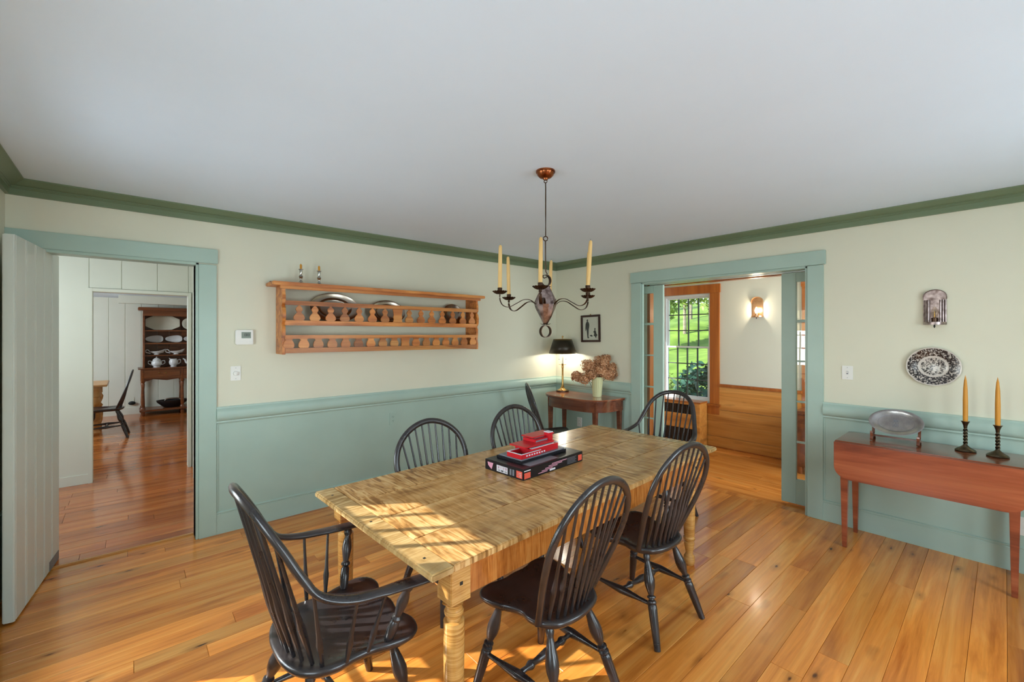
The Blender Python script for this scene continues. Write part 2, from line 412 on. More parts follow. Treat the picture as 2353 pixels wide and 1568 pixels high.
planks(fl3, 'garden_floor_wood', .09, 1.7, -4.6, .5, 0, 1, .12, .17, 1.2, 2.6, 11)

# ---- walls of the dining room
g = G()
g.box((-5.06, 0, 0), (-4.775, .12, CEIL)); g.box((-3.976, 0, 0), (.3, .12, CEIL)); g.box((-4.775, 0, 2.085), (-3.976, .12, CEIL))
wl = struct(g.build('wall_left', 'wall_cream'), 'cream plaster wall with plate rack above green wainscot', 'wall')
g = G()
for x0, x1 in ((0, .115), (.225, .3)):
    g.box((x0, -1.25, 0), (x1, .0, CEIL)); g.box((x0, BACK-.15, 0), (x1, -2.908, CEIL)); g.box((x0, -2.908, 2.125), (x1, -1.25, CEIL))
g.box((.115, -2.908, 2.135), (.225, -1.332, CEIL)); g.box((.115, -.55, 0), (.225, .0, CEIL)); g.box((.115, BACK-.15, 0), (.225, -3.7, CEIL))
wr = struct(g.build('wall_right', 'wall_cream'), 'cream plaster wall holding the wide cased opening to the garden room', 'wall')
WZ0, WZ1 = .50, 2.062
def pierced(axis_wall, lo, hi, openings):
    g = G(); c = lo
    def put(a, b, z0, z1):
        if axis_wall == 'side': g.box((SIDE-.16, a, z0), (SIDE, b, z1))
        else: g.box((a, BACK-.16, z0), (b, BACK, z1))
    for a, b in sorted(openings):
        put(c, a, 0, CEIL); put(a, b, 0, WZ0); put(a, b, WZ1, CEIL); c = b
    put(c, hi, 0, CEIL); return g
struct(pierced('side', BACK-.16, .0, [(-1.83, -1.03), (-3.65, -2.85)]).build('wall_side', 'wall_cream'), 'cream plaster wall with two tall windows behind the plank door', 'wall')
struct(pierced('back', SIDE, .3, [(-3.92, -2.88), (-2.02, -.98)]).build('wall_back', 'wall_cream'), 'cream plaster wall behind the viewer with two wide windows', 'wall')
struct(B('ceiling', (-5.08, BACK-.16, CEIL), (.3, .12, CEIL+.15), 'ceiling_white'), 'smooth pale grey-white plaster ceiling', 'ceiling')

# ---- crown, chair rail, baseboard
CROWN = [(0, 2.408), (.018, 2.408), (.018, 2.446), (.023, 2.449), (.023, 2.453), (.030, 2.456), (.030, 2.461), (.040, 2.464), (.050, 2.470), (.064, 2.478), (.078, 2.487), (.088, 2.491), (.088, 2.5), (0, 2.5)]
RAIL = [(0, .984), (.016, .984), (.018, .972), (.030, .958), (.036, .944), (.037, .905), (.033, .888), (.022, .876), (.016, .874), (.018, .862), (.012, .856), (.010, .848), (0, .846)]
BASE = [(0, 0), (.016, 0), (.016, .150), (.012, .153), (.012, .157), (.018, .160), (.018, .167), (.008, .172), (0, .172)]
k = 1
def trim(prof, wall, a, b, mat, ma, mb, label, cat, nm=None):
    global k; k += 1
    return struct(wall_run(nm or 'trim_%d' % k, prof, wall, a, b, mat, ma, mb), label, cat)
trim(CROWN, 'left', SIDE, 0, 'crown_green_shaded', 1, -1, 'shade-darkened green crown moulding above the plate rack wall', 'crown moulding')
trim(CROWN, 'right', BACK, 0, 'crown_green_shaded', 1, -1, 'shade-darkened green crown moulding above the sliding door wall', 'crown moulding')
trim(CROWN, 'side', BACK, 0, 'crown_green_shaded', 1, -1, 'shade-darkened green crown moulding at the far left edge of the ceiling', 'crown moulding')
trim(CROWN, 'back', SIDE, 0, 'crown_green_shaded', 1, -1, 'shade-darkened green crown moulding behind the viewer', 'crown moulding')
LW = [('left', -3.845, 0, 0, -1, 'under the plate rack'), ('right', -1.192, 0, 0, -1, 'behind the corner console table'), ('right', BACK, -3.036, 1, 0, 'behind the cherry drop-leaf table')]
for wname, a, b, ma, mb, where in LW:
    trim(RAIL, wname, a, b, 'green_paint', ma, mb, 'sage green chair rail '+where, 'chair rail')
for i, (wname, a, b, ma, mb, where) in enumerate(LW):
    trim(BASE, wname, a, b, 'green_paint', ma, mb, 'sage green baseboard with beaded top '+where, 'baseboard', 'baseboard_'+('left' if i == 0 else 'right' if i == 2 else 'corner'))
    # flat wainscot panel between baseboard and rail, framed with a small bead
    t_ = .006
    q = G()
    if wname == 'left': q.box((a, 0, .165), (b, -t_, .85))
    else: q.box((0, a, .165), (-t_, b, .85))
    k += 1; struct(q.build('trim_%d' % k, 'green_paint'), 'flat sage green wainscot panel '+where, 'wainscot')
BD = [(0, 0), (.004, .008), (.004, .015), (0, .018)]
for wname, x in (('left', -3.845), ('right', -3.036)):
    q = G()
    if wname == 'left': q.box((x, -.006, .172), (x+.012, -.012, .848))
    else: q.box((-.006, x-.012, .172), (-.012, x, .848))
    k += 1; struct(q.build('trim_%d' % k, 'green_paint', bevel=.002), 'thin green bead edging the wainscot panel beside the '+('left door casing' if wname == 'left' else 'wide opening'), 'bead')
# back and side walls: rail, base, panel (behind the viewer)
q = G(); q.box((SIDE, BACK, 0), (0, BACK+.012, .5)); q.box((SIDE, BACK, 0), (SIDE+.012, -.02, .5))
k += 1; struct(q.build('trim_%d' % k, 'green_paint'), 'sage green wainscot below the windows behind the viewer', 'wainscot')

# ---- left door casing
q = G()
q.box((-3.958, 0, 0), (-3.845, -.02, 2.08))
k += 1; struct(q.build('trim_%d' % k, 'green_paint', bevel=.003), 'sage green door casing upright left of the wainscot', 'door casing')
k += 1; struct(B('trim_%d' % k, (SIDE, 0, 2.092), (-3.837, -.024, 2.200), 'green_paint', bevel=.003), 'sage green head casing over the left doorway', 'door casing')
q = G(); q.box((-3.976, .12, 0), (-3.958, -.012, 2.09)); q.box((-4.775, .12, 2.072), (-3.958, -.012, 2.092)); q.box((-4.79, .12, 0), (-4.775, -.012, 2.09))
k += 1; struct(q.build('trim_%d' % k, 'green_paint', bevel=.003), 'thin green jamb lining of the left doorway', 'door jamb')
k += 1; struct(B('trim_%d' % k, (-4.905, 0, 0), (-4.79, -.02, 2.09), 'green_paint', bevel=.003), 'sage green door casing behind the open plank door', 'door casing')
# ---- right opening casing
for lab, y0, y1 in (('beside the dried hydrangeas', -1.318, -1.192), ('beside the drop-leaf table', -3.036, -2.922)):
    k += 1; struct(B('trim_%d' % k, (0, y0, 0), (-.022, y1, 2.128), 'green_paint', bevel=.003), 'sage green casing upright of the wide opening '+lab, 'door casing')
k += 1; struct(B('trim_%d' % k, (0, -3.051, 2.132), (-.026, -1.185, 2.250), 'green_paint', bevel=.003), 'sage green head casing over the wide opening', 'door casing')
q = G(); q.box((-.012, -1.336, 0), (.02, -1.25, 2.13)); q.box((-.012, -2.922, 0), (.115, -2.904, 2.13)); q.box((-.012, -2.922, 2.112), (.115, -1.318, 2.132))
k += 1; struct(q.build('trim_%d' % k, 'green_paint', bevel=.003), 'thin green jamb lining of the wide opening', 'door jamb')
k += 1; struct(B('trim_%d' % k, (.135, -2.904, 2.108), (.205, -1.336, 2.134), 'chrome_track'), 'pale metal sliding door track under the opening head', 'track')
q = G(); q.box((.225, -1.285, 0), (.31, -1.25, 2.12)); q.box((.225, -2.908, 0), (.31, -2.888, 2.12)); q.box((.225, -2.908, 2.10), (.31, -1.25, 2.125))
k += 1; struct(q.build('trim_%d' % k, 'pine_trim', bevel=.003), 'amber pine jamb lining on the garden room side of the opening', 'door jamb')

# ---- plank door standing open
D0 = Vector((-4.81, -.541, 0)); D1 = Vector((-4.713, .27, 0))
ang = math.atan2(D1.y-D0.y, D1.x-D0.x)
door = sgroup('door_1', 'pale green vertical plank door standing wide open beside the left doorway', 'door', (D0.x, D0.y, 0), ang)
L = (D1-D0).length; T = .045; cuts = [0, .165, .325, .485, .645, L]
for a, b in zip(cuts, cuts[1:]):
    e = .007; poly = [(a, .008), (a, -.0), (a, 0)]
    pr = [(a+.001, .030), (a+.001, .006), (a+.006, 0), (a+.017, 0), (a+.021, .006), (a+.026, .0), (b-.006, 0), (b-.001, .006), (b-.001, .030)]
    G().prism(pr, .012, 2.084).build('board', 'door_green', door, smooth=True, angle=25)
B('edge_strip', (-.001, .002, .012), (.022, T, 2.084), 'door_green', door, .004)
B('back_board', (.022, .030, .012), (L, T, 2.084), 'door_green', door)
B('worn_patch', (L-.22, -.003, .012), (L-.02, .0, .07), 'grey_tin', door)

# ---- sliding glazed pocket doors
def pocket(name, label, y_edge, sign):
    # y_edge: leading edge; sign: direction into the pocket along +y/-y
    d = sgroup(name, label, 'door', (.17, y_edge, .02), 0)
    h = 2.085; w = .80; x0, x1 = -.018, .018; sw = .118
    def bx(nm, a, b, z0, z1, m='green_paint', ins=0.0, bv=.003): return B(nm, (x0+ins, sign*a, z0), (x1-ins, sign*b, z1), m, d, bv)
    bx('stile', 0, sw, 0, h); bx('stile', w-sw, w, 0, h)
    rows = [(.222, .550), (.566, .914), (.930, 1.278), (1.294, 1.634), (1.660, 2.0)]
    bx('rail', sw, w-sw, 0, rows[0][0]); bx('rail', sw, w-sw, rows[-1][1], h)
    for (a0, a1), (b0, b1) in zip(rows, rows[1:]): bx('muntin', sw, w-sw, a1, b0, ins=.006, bv=.002)
    cw = (w-2*sw-.02*2)/3
    for c in (1, 2): bx('muntin', sw+c*cw+(c-1)*.02, sw+c*cw+c*.02, rows[0][0], rows[-1][1], ins=.007, bv=.002)
    for a0, a1 in rows:
        for c in range(3):
            ya = sw+c*(cw+.02); B('pane', (-.002, sign*ya, a0), (.002, sign*(ya+cw), a1), 'glass', d)
    return d
pocket('door_2', 'sage green glazed sliding door slid into the wall beside the garden window', -1.492, 1)
pocket('door_3', 'sage green glazed sliding door slid into the wall beside the drop-leaf table', -2.675, -1)

# ---- unseen dining room windows: first casts the sun bars, others added for fill light
def win(name, label, wall, c, width, z0, z1, cols, rows, mat='sash_white', casing='green_paint', cas=True, bar=None, bw=.0105):
    # local frame: x along wall, y towards the outside
    rz = {'side': PI/2, 'back': PI, 'garden': -PI/2}[wall]
    loc = {'side': (SIDE, c, 0), 'back': (c, BACK, 0), 'garden': (1.7, c, 0)}[wall]
    o = sgroup(name, label, 'window', loc, rz)
    hw = width/2; fr = .03
    def bx(nm, a, b, m, bv=.002, par=o): return B(nm, a, b, m, par, bv)
    y0, y1 = .02, .10
    bx('frame', (-hw, y0, z0), (-hw+fr, y1, z1), mat); bx('frame', (hw-fr, y0, z0), (hw, y1, z1), mat)
    bx('frame', (-hw+fr, y0, z1-fr), (hw-fr, y1, z1), mat); bx('frame', (-hw+fr, y0, z0), (hw-fr, y1, z0+fr), mat)
    zm = (z0+z1)/2; gw = width-2*fr
    for sash, (za, zb, yy) in enumerate(((z0+fr, zm+.012, .045), (zm-.012, z1-fr, .075))):
        s_ = G(); st = .022
        s_.box((-hw+fr, yy-.015, za), (-hw+fr+st, yy+.015, zb)); s_.box((hw-fr-st, yy-.015, za), (hw-fr, yy+.015, zb))
        s_.box((-hw+fr+st, yy-.015, za), (hw-fr-st, yy+.015, za+st)); s_.box((-hw+fr+st, yy-.015, zb-st), (hw-fr-st, yy+.015, zb))
        so_ = s_.build('sash', mat, o)
        n = rows//2; pw = (gw-2*st)/cols; ph = (zb-za-2*st)/n
        for i in range(1, cols): bx('muntin', (-hw+fr+st+i*pw-bw, yy-.012, za+st), (-hw+fr+st+i*pw+bw, yy+.012, zb-st), bar or mat, 0, so_)
        for j in range(1, n): bx('muntin', (-hw+fr+st, yy-.011, za+st+j*ph-bw), (hw-fr-st, yy+.011, za+st+j*ph+bw), bar or mat, 0, so_)
        for i in range(cols):
            for j in range(n):
                x = -hw+fr+st+i*pw; z = za+st+j*ph
                bx('pane', (x+.004, yy-.0015, z+.004), (x+pw-.004, yy+.0015, z+ph-.004), 'glass', 0, so_)
    if cas:
        cz = .12 if wall != 'garden' else .13
        bx('casing', (-hw-cz, -.022, z0-.02), (-hw, 0, z1+.005), casing); bx('casing', (hw, -.022, z0-.02), (hw+cz, 0, z1+.005), casing)
        bx('head_casing', (-hw-cz-.01, -.026, z1+.005), (hw+cz+.01, 0, z1+.125), casing); bx('sill', (-hw-cz-.02, -.045, z0-.05), (hw+cz+.02, 0, z0-.02), casing)
        bx('apron', (-hw-cz, -.026, z0-.16), (hw+cz, 0, z0-.05), casing)
    return o
win('window_1', 'tall white many-paned window whose sun falls on the table end', 'side', -1.43, .80, WZ0, WZ1, 4, 6)
win('window_2', 'tall white many-paned window behind the viewer nearest the camera, added unseen for fill light', 'side', -3.25, .80, WZ0, WZ1, 4, 6)
win('window_3', 'wide white many-paned window added in the unseen wall behind the camera for fill light', 'back', -3.4, 1.04, WZ0, WZ1, 5, 6)
win('window_4', 'wide white many-paned window added in the unseen back wall by the drop-leaf table for fill light', 'back', -1.5, 1.04, WZ0, WZ1, 5, 6)

# ---- hall and kitchen beyond the left doorway
def vboards(parent, mat, edges, face, z0, z1, depth=.014, axis='y', name='board'):
    # vertical boards with a V joint; face = plane towards the viewer
    for a, b in zip(edges, edges[1:]):
        c = .006
        poly = [(a+.0008, face+depth), (a+.0008, face+c), (a+c, face), (b-c, face), (b-.0008, face+c), (b-.0008, face+depth)]
        if axis == 'x': poly = [(q, p) for p, q in poly]
        G().prism(poly, z0, z1).build(name, mat, parent)
hw_ = G().box((-5.7, 2.262, 0), (-4.650, 2.36, CEIL)).box((-3.835, 2.262, 0), (-3.6, 2.36, CEIL)).box((-4.650, 2.262, 2.03), (-3.835, 2.36, CEIL))
hw_ = struct(hw_.build('wall_hall', 'hall_white'), 'off-white vertical board wall of the hall around the kitchen opening', 'wall')
vboards(hw_, 'hall_white', [-5.7, -5.3, -4.98, -4.665], 2.248, .10, CEIL)
vboards(hw_, 'hall_white', [-4.665, -4.413, -4.115, -3.835, -3.62], 2.248, 2.035, CEIL)
B('base_board', (-5.7, 2.238, 0), (-4.665, 2.262, .10), 'hall_white', hw_, .003)
q = G(); q.box((-4.672, 2.225, 0), (-4.639, 2.37, 2.03)); q.box((-3.841, 2.225, 0), (-3.81, 2.37, 2.03)); q.box((-4.639, 2.225, 1.995), (-3.841, 2.37, 2.03))
k += 1; struct(q.build('trim_%d' % k, 'hall_white', bevel=.003), 'off-white narrow casing around the kitchen opening', 'door casing')
hr = struct(B('wall_hall_side', (-3.80, .12, 0), (-3.6, 2.262, CEIL), 'hall_white'), 'off-white side wall of the hall beside the kitchen opening', 'wall')
struct(B('wall_hall_end', (-5.75, .12, 0), (-5.7, 2.262, CEIL), 'hall_white'), 'off-white wall at the end of the hall', 'wall')
struct(B('wall_kitchen_end', (-7.0, 2.46, 0), (-6.95, 7.12, 2.4), 'hall_white'), 'off-white kitchen wall out of sight at the left', 'wall')
struct(B('ceiling_hall', (-6.0, .12, CEIL), (-3.6, 2.36, CEIL+.1), 'ceiling_white'), 'white ceiling of the hall', 'ceiling')
hd = sgroup('door_4', 'white batten door folded back against the hall side wall', 'door', (-3.80, .90, 0))
B('leaf', (-.04, 0, .01), (-.003, .80, 2.0), 'hall_white', hd, .003); B('edge_strip', (-.042, -.006, .95), (-.001, 0, 2.0), 'kitchen_pine', hd)
G().tube([(-.04, .10, .95), (-.085, .10, .96), (-.09, .10, 1.0), (-.085, .10, 1.06), (-.04, .10, 1.07)], .008, 8).build('handle', 'copper', hd, smooth=True)

kb = struct(B('wall_kitchen', (-6.95, 7.12, 0), (-2.4, 7.25, 2.4), 'hall_white'), 'off-white vertical board wall at the far end of the kitchen behind the dresser', 'wall')
vboards(kb, 'hall_white', [-5.60, -5.36, -5.12, -4.88, -4.647, -4.415, -4.18, -3.923, -3.677, -3.42, -3.18, -2.94], 7.10, .14, 2.4)
B('base_board', (-5.6, 7.092, 0), (-2.94, 7.12, .14), 'hall_white', kb, .003)
struct(B('wall_kitchen_side', (-2.5, 2.36, 0), (-2.4, 7.12, 2.4), 'hall_white'), 'off-white kitchen wall right of the dresser', 'wall')
struct(B('wall_kitchen_near', (-7.0, 2.365, 0), (-5.7, 2.46, 2.4), 'hall_white'), 'off-white kitchen wall beside the hall', 'wall')
struct(B('wall_kitchen_partition', (-3.6, 2.27, 0), (-2.4, 2.36, 2.4), 'hall_white'), 'off-white kitchen partition right of the hall opening', 'wall')
struct(B('ceiling_kitchen', (-7.0, 2.36, 2.24), (-2.4, 7.25, 2.34), 'ceiling_white'), 'low white kitchen ceiling', 'ceiling')
k += 1; struct(B('trim_%d' % k, (-4.50, 6.25, 2.10), (-2.5, 6.45, 2.24), 'hall_white', bevel=.004), 'off-white beam crossing the kitchen ceiling', 'beam')

# ---- garden room beyond the sliding doors
gw = G(); WY0, WY1 = -1.332, -.628; W2a, W2b = -3.26, -2.56; gz0, gz1 = .61, 2.115
gx0, gx1 = 1.7, 1.86
gw.box((gx0, WY1, 0), (gx1, .6, CEIL)); gw.box((gx0, W2b, 0), (gx1, WY0, CEIL)); gw.box((gx0, -4.6, 0), (gx1, W2a, CEIL))
for a, b in ((WY0, WY1), (W2a, W2b)): gw.box((gx0, a, 0), (gx1, b, gz0)); gw.box((gx0, a, gz1), (gx1, b, CEIL))
gwo = struct(gw.build('wall_garden', 'garden_wall'), 'pale garden room wall with sconce above pine wainscot boards', 'wall')
for y0, y1 in ((W2b-.13, WY0+.0), ):
    for z0, z1 in ((.012, .151), (.151, .519), (.519, .835)):
        G().box((1.682, y0+.13 if False else W2b+.128, z0+.0015), (1.699, WY0-.126 if z1 > .6 else WY0+.06, z1-.0015)).build('board', 'pine_board', gwo, bevel=.003)
B('cap_rail', (1.66, W2b+.128, .835), (1.70, WY0-.126, .872), 'pine_trim', gwo, .005)
B('base_bead', (1.674, W2b+.128, 0), (1.70, WY0+.06, .014), 'pine_trim', gwo, .004)
win('window_5', 'white many-paned garden window in amber pine casing', 'garden', (WY0+WY1)/2, WY1-WY0, gz0, gz1, 4, 6, 'sash_white', 'pine_trim', True, 'muntin_shaded', .007)
win('window_6', 'second garden room window seen through the sliding door glass', 'garden', (W2a+W2b)/2, W2b-W2a, gz0, gz1, 4, 6, 'sash_white', 'pine_trim', True, 'muntin_shaded', .007)
struct(B('ceiling_garden', (.3, -4.7, CEIL), (1.86, .6, CEIL+.1), 'garden_wall'), 'pale garden room ceiling', 'ceiling')
k += 1; struct(B('trim_%d' % k, (1.62, -4.6, 2.40), (1.7, .6, CEIL), 'pine_trim', bevel=.004), 'amber pine crown board along the garden room ceiling', 'crown moulding')
struct(B('wall_garden_end', (.3, .5, 0), (1.86, .6, CEIL), 'garden_wall'), 'pale end wall of the garden room', 'wall')

# ================================================================== OUTSIDE
def hill(x, y):
    d = max(0.0, x-4.0); return -.55+.19*d+.14*math.sin(x*.7+y*.4)+.1*math.sin(y*1.1)
g = G(); nx, ny = 40, 40
for i in range(nx+1):
    for j in range(ny+1):
        x = 1.9+26*(i/nx)**1.4; y = -14+34*j/ny; g.v.append((x, y, hill(x, y)))
for i in range(nx):
    for j in range(ny): a = i*(ny+1)+j; g.f.append((a, a+ny+1, a+ny+2, a+1))
lawn = tag(g.build('lawn', 'grass', smooth=True), 'sunlit green grass slope outside the garden window', 'grass'); lawn['kind'] = 'stuff'
def foliage(rng, c, r, n, size):
    g = G()
    for _ in range(n):
        d = Vector((rng.gauss(0, 1), rng.gauss(0, 1), rng.gauss(0, 1))).normalized()*rng.uniform(.55, 1.0)
        p = Vector((c[0]+d.x*r[0], c[1]+d.y*r[1], c[2]+d.z*r[2]))
        a = Vector((rng.uniform(-1, 1), rng.uniform(-1, 1), rng.uniform(-.6, .6))).normalized(); b = a.cross(Vector((rng.uniform(-1, 1), rng.uniform(-1, 1), rng.uniform(-1, 1)))).normalized()
        s1 = size*rng.uniform(.7, 1.3); s2 = s1*.38
        g.add([p-a*s1, p-b*s2, p+a*s1, p+b*s2], [(0, 1, 2, 3)])
    return g
def shrub(name, label, cat, x, y, r, h, n, size, mat, trunk=None, seed=1, group=None):
    rng = random.Random(seed); z0 = hill(x, y)-.05
    o = thing(name, label, cat, (x, y, z0), 0, group)
    cz = (trunk or .1)+h/2
    foliage(rng, (0, 0, cz), (r, r, h/2), n, size).build('foliage', mat, o)
    G().tube([(0, 0, 0), (.03*r, .02, cz*.5), (0, .05*r, cz)], [.05*r+.03, .04*r+.02, .02*r+.01], 8).build('trunk', 'bark', o, smooth=True)
    for q in range(5):
        a = q*1.26; G().tube([(0, 0, cz*.55), (.35*r*math.cos(a), .35*r*math.sin(a), cz*.9), (.6*r*math.cos(a), .6*r*math.sin(a), cz*1.15)], [.025*r+.008, .018*r+.006, .006], 6).build('branch', 'bark', o, smooth=True)
    return o
shrub('rhododendron', 'dark glossy evergreen shrub at the lower right of the garden window', 'shrub', 3.6, -.35, .55, 1.5, 1500, .085, 'leaf_dark', None, 3)
shrub('garden_shrub', 'small leafy shrub at the lower left of the garden window', 'shrub', 4.6, 1.0, .5, 1.1, 900, .05, 'leaf_light', None, 5)
shrub('garden_shrub', 'low bright shrub below the rhododendron outside the window', 'shrub', 3.25, .62, .3, .75, 700, .04, 'leaf_light', None, 6)
for i, (x, y, r, h, tr, lab) in enumerate(((12.8, 3.3, 1.0, 3.2, 1.3, 'leafy tree high on the grass slope at the right of the window view'), (15, 5.8, 1.1, 3.0, 1.2, 'leafy tree high on the grass slope in the middle of the window view'),
                                  (12.0, 5.5, .85, 2.8, .9, 'leafy tree high on the grass slope at the left of the window view'), (20, 8.0, 1.7, 5.0, 1.4, 'tall tree at the top of the slope behind the other trees'), (22, 11.7, 1.8, 5.2, 1.4, 'broad tree on the skyline at the far left of the slope'), (24, 8.6, 1.9, 5, 1.2, 'tall tree on the skyline at the right of the slope'))):
    shrub('garden_tree', lab, 'tree', x, y, r, h, 2600, .11, 'leaf_light', tr, 20+i, 'trees on the grass slope')

# ================================================================== FURNITURE
# ---- Windsor chairs (local: front = +y, floor = 0)
LEGP = [(.011, 0), (.014, .03), (.016, .06), (.013, .09), (.012, .11), (.015, .15), (.021, .24), (.024, .30), (.022, .36), (.014, .43), (.011, .455), (.018, .465), (.019, .48), (.012, .49), (.012, .50), (.019, .515), (.020, .53), (.016, .545), (.019, .56), (.0195, .60), (.018, .75), (.0155, .90), (.0135, 1.0)]
SPIN = [(.007, 0), (.008, .1), (.0115, .27), (.012, .31), (.008, .42), (.006, .7), (.0055, 1.0)]
def seat_mesh(half, zt, th=.042, dish=.016):
    out = [Vector((x, y, 0)) for x, y in half]; full = out+[Vector((-p.x, p.y, 0)) for p in reversed(out[1:-1])]
    sp = spline(full, 4, True); n = len(sp); g = G(); rings = []
    cen = Vector((0, .0, 0))
    lev = [(.0, None), (.3, -dish), (.6, -dish*.9), (.85, -dish*.35), (.955, 0), (.99, -.004), (1.0, -.012), (.985, -.022), (.93, -th*.8), (.82, -th)]
    vs = [(0, 0, zt-dish)]
    for sc, dz in lev[1:]:
        for p in sp: vs.append((p.x*sc, p.y*sc, zt+dz))
    fs = []
    for kk in range(n): fs.append((0, 1+kk, 1+(kk+1) % n))
    for i in range(len(lev)-2):
        for kk in range(n): fs.append((1+i*n+kk, 1+(i+1)*n+kk, 1+(i+1)*n+(kk+1) % n, 1+i*n+(kk+1) % n))
    fs.append(tuple(1+(len(lev)-2)*n+kk for kk in range(n)))
    return g.add(vs, fs)
def leg_part(o, top, foot, m='black_lacquer'): return G().lathe([(r_*1.14, h_) for r_, h_ in LEGP], top, foot, 14, True).build('leg', m, o, smooth=True)
def understructure(o, tops, feet, zst=.17, m='black_lacquer'):
    for t_, f_ in zip(tops, feet): leg_part(o, t_, f_, m)
    def at(i): a, b = Vector(tops[i]), Vector(feet[i]); return a+(b-a)*((a.z-zst)/(a.z-b.z))
    sid = []
    for i, j in ((0, 2), (1, 3)):
        p, q = at(i), at(j); q.z += .015
        G().lathe([(.009, 0), (.011, .2), (.019, .45), (.0205, .5), (.019, .55), (.011, .8), (.009, 1)], p, q, 10, True).build('stretcher', m, o, smooth=True); sid.append(p.lerp(q, .5))
    G().lathe([(.009, 0), (.012, .06), (.010, .14), (.018, .20), (.018, .23), (.011, .27), (.014, .36), (.019, .5), (.014, .64), (.011, .73), (.018, .77), (.018, .80), (.010, .86), (.012, .94), (.009, 1)], sid[0], sid[1], 10, True).build('cross_stretcher', m, o, smooth=True)
def spindle(o, a, b, m='black_lacquer', nm='spindle'): return G().lathe(SPIN, a, b, 8, True).build(nm, m, o, smooth=True)
ZS = .445
def side_chair(name, label, loc, rz, group):
    o = thing(name, label, 'chair', loc, rz, group)
    half = [(0, .196), (.07, .192), (.14, .208), (.2, .196), (.226, .15), (.214, .08), (.186, .02), (.174, -.03), (.182, -.075), (.170, -.135), (.125, -.185), (.06, -.205), (0, -.21)]
    seat_mesh(half, ZS).build('seat', 'black_lacquer', o, smooth=True, angle=60)
    H = .545; LEAN = .18
    prof = [(0, .178), (.08, .202), (.18, .232), (.27, .248), (.34, .249), (.41, .228), (.465, .188), (.508, .132), (.535, .068), (.545, 0)]
    def bow(h, s): return Vector((s*interp(prof, h), -.125-LEAN*(h/H)-.012*math.sin(PI*h/H), ZS-.005+h))
    pts = [bow(h, 1) for h, _ in prof[:-1]]+[bow(H, 1)]+[bow(h, -1) for h, _ in reversed(prof[:-1])]
    P = spline(pts, 5); n = len(P)
    rad = [(.018, .012) for i in range(n)]
    G().tube(P, rad, 10, up=(0, 1, .26)).build('bow', 'black_lacquer', o, smooth=True, angle=70)
    for i in range(9):
        f = (i-4)/4.0
        a = Vector((f*.132, -.172+.034*abs(f)**2, ZS-.006))
        x = f*.198; h = None
        hh = .25
        while hh < H and interp(prof, hh) > abs(x)+1e-4 or hh < .33: hh += .002
        b = bow(min(hh, H), 1); b.x = x; b.z -= .004
        spindle(o, a, b)
    tops = [(-.135, .125, ZS-.035), (.135, .125, ZS-.035), (-.115, -.125, ZS-.035), (.115, -.125, ZS-.035)]
    feet = [(-.215, .215, 0), (.215, .215, 0), (-.205, -.255, 0), (.205, -.255, 0)]
    understructure(o, tops, feet); return o
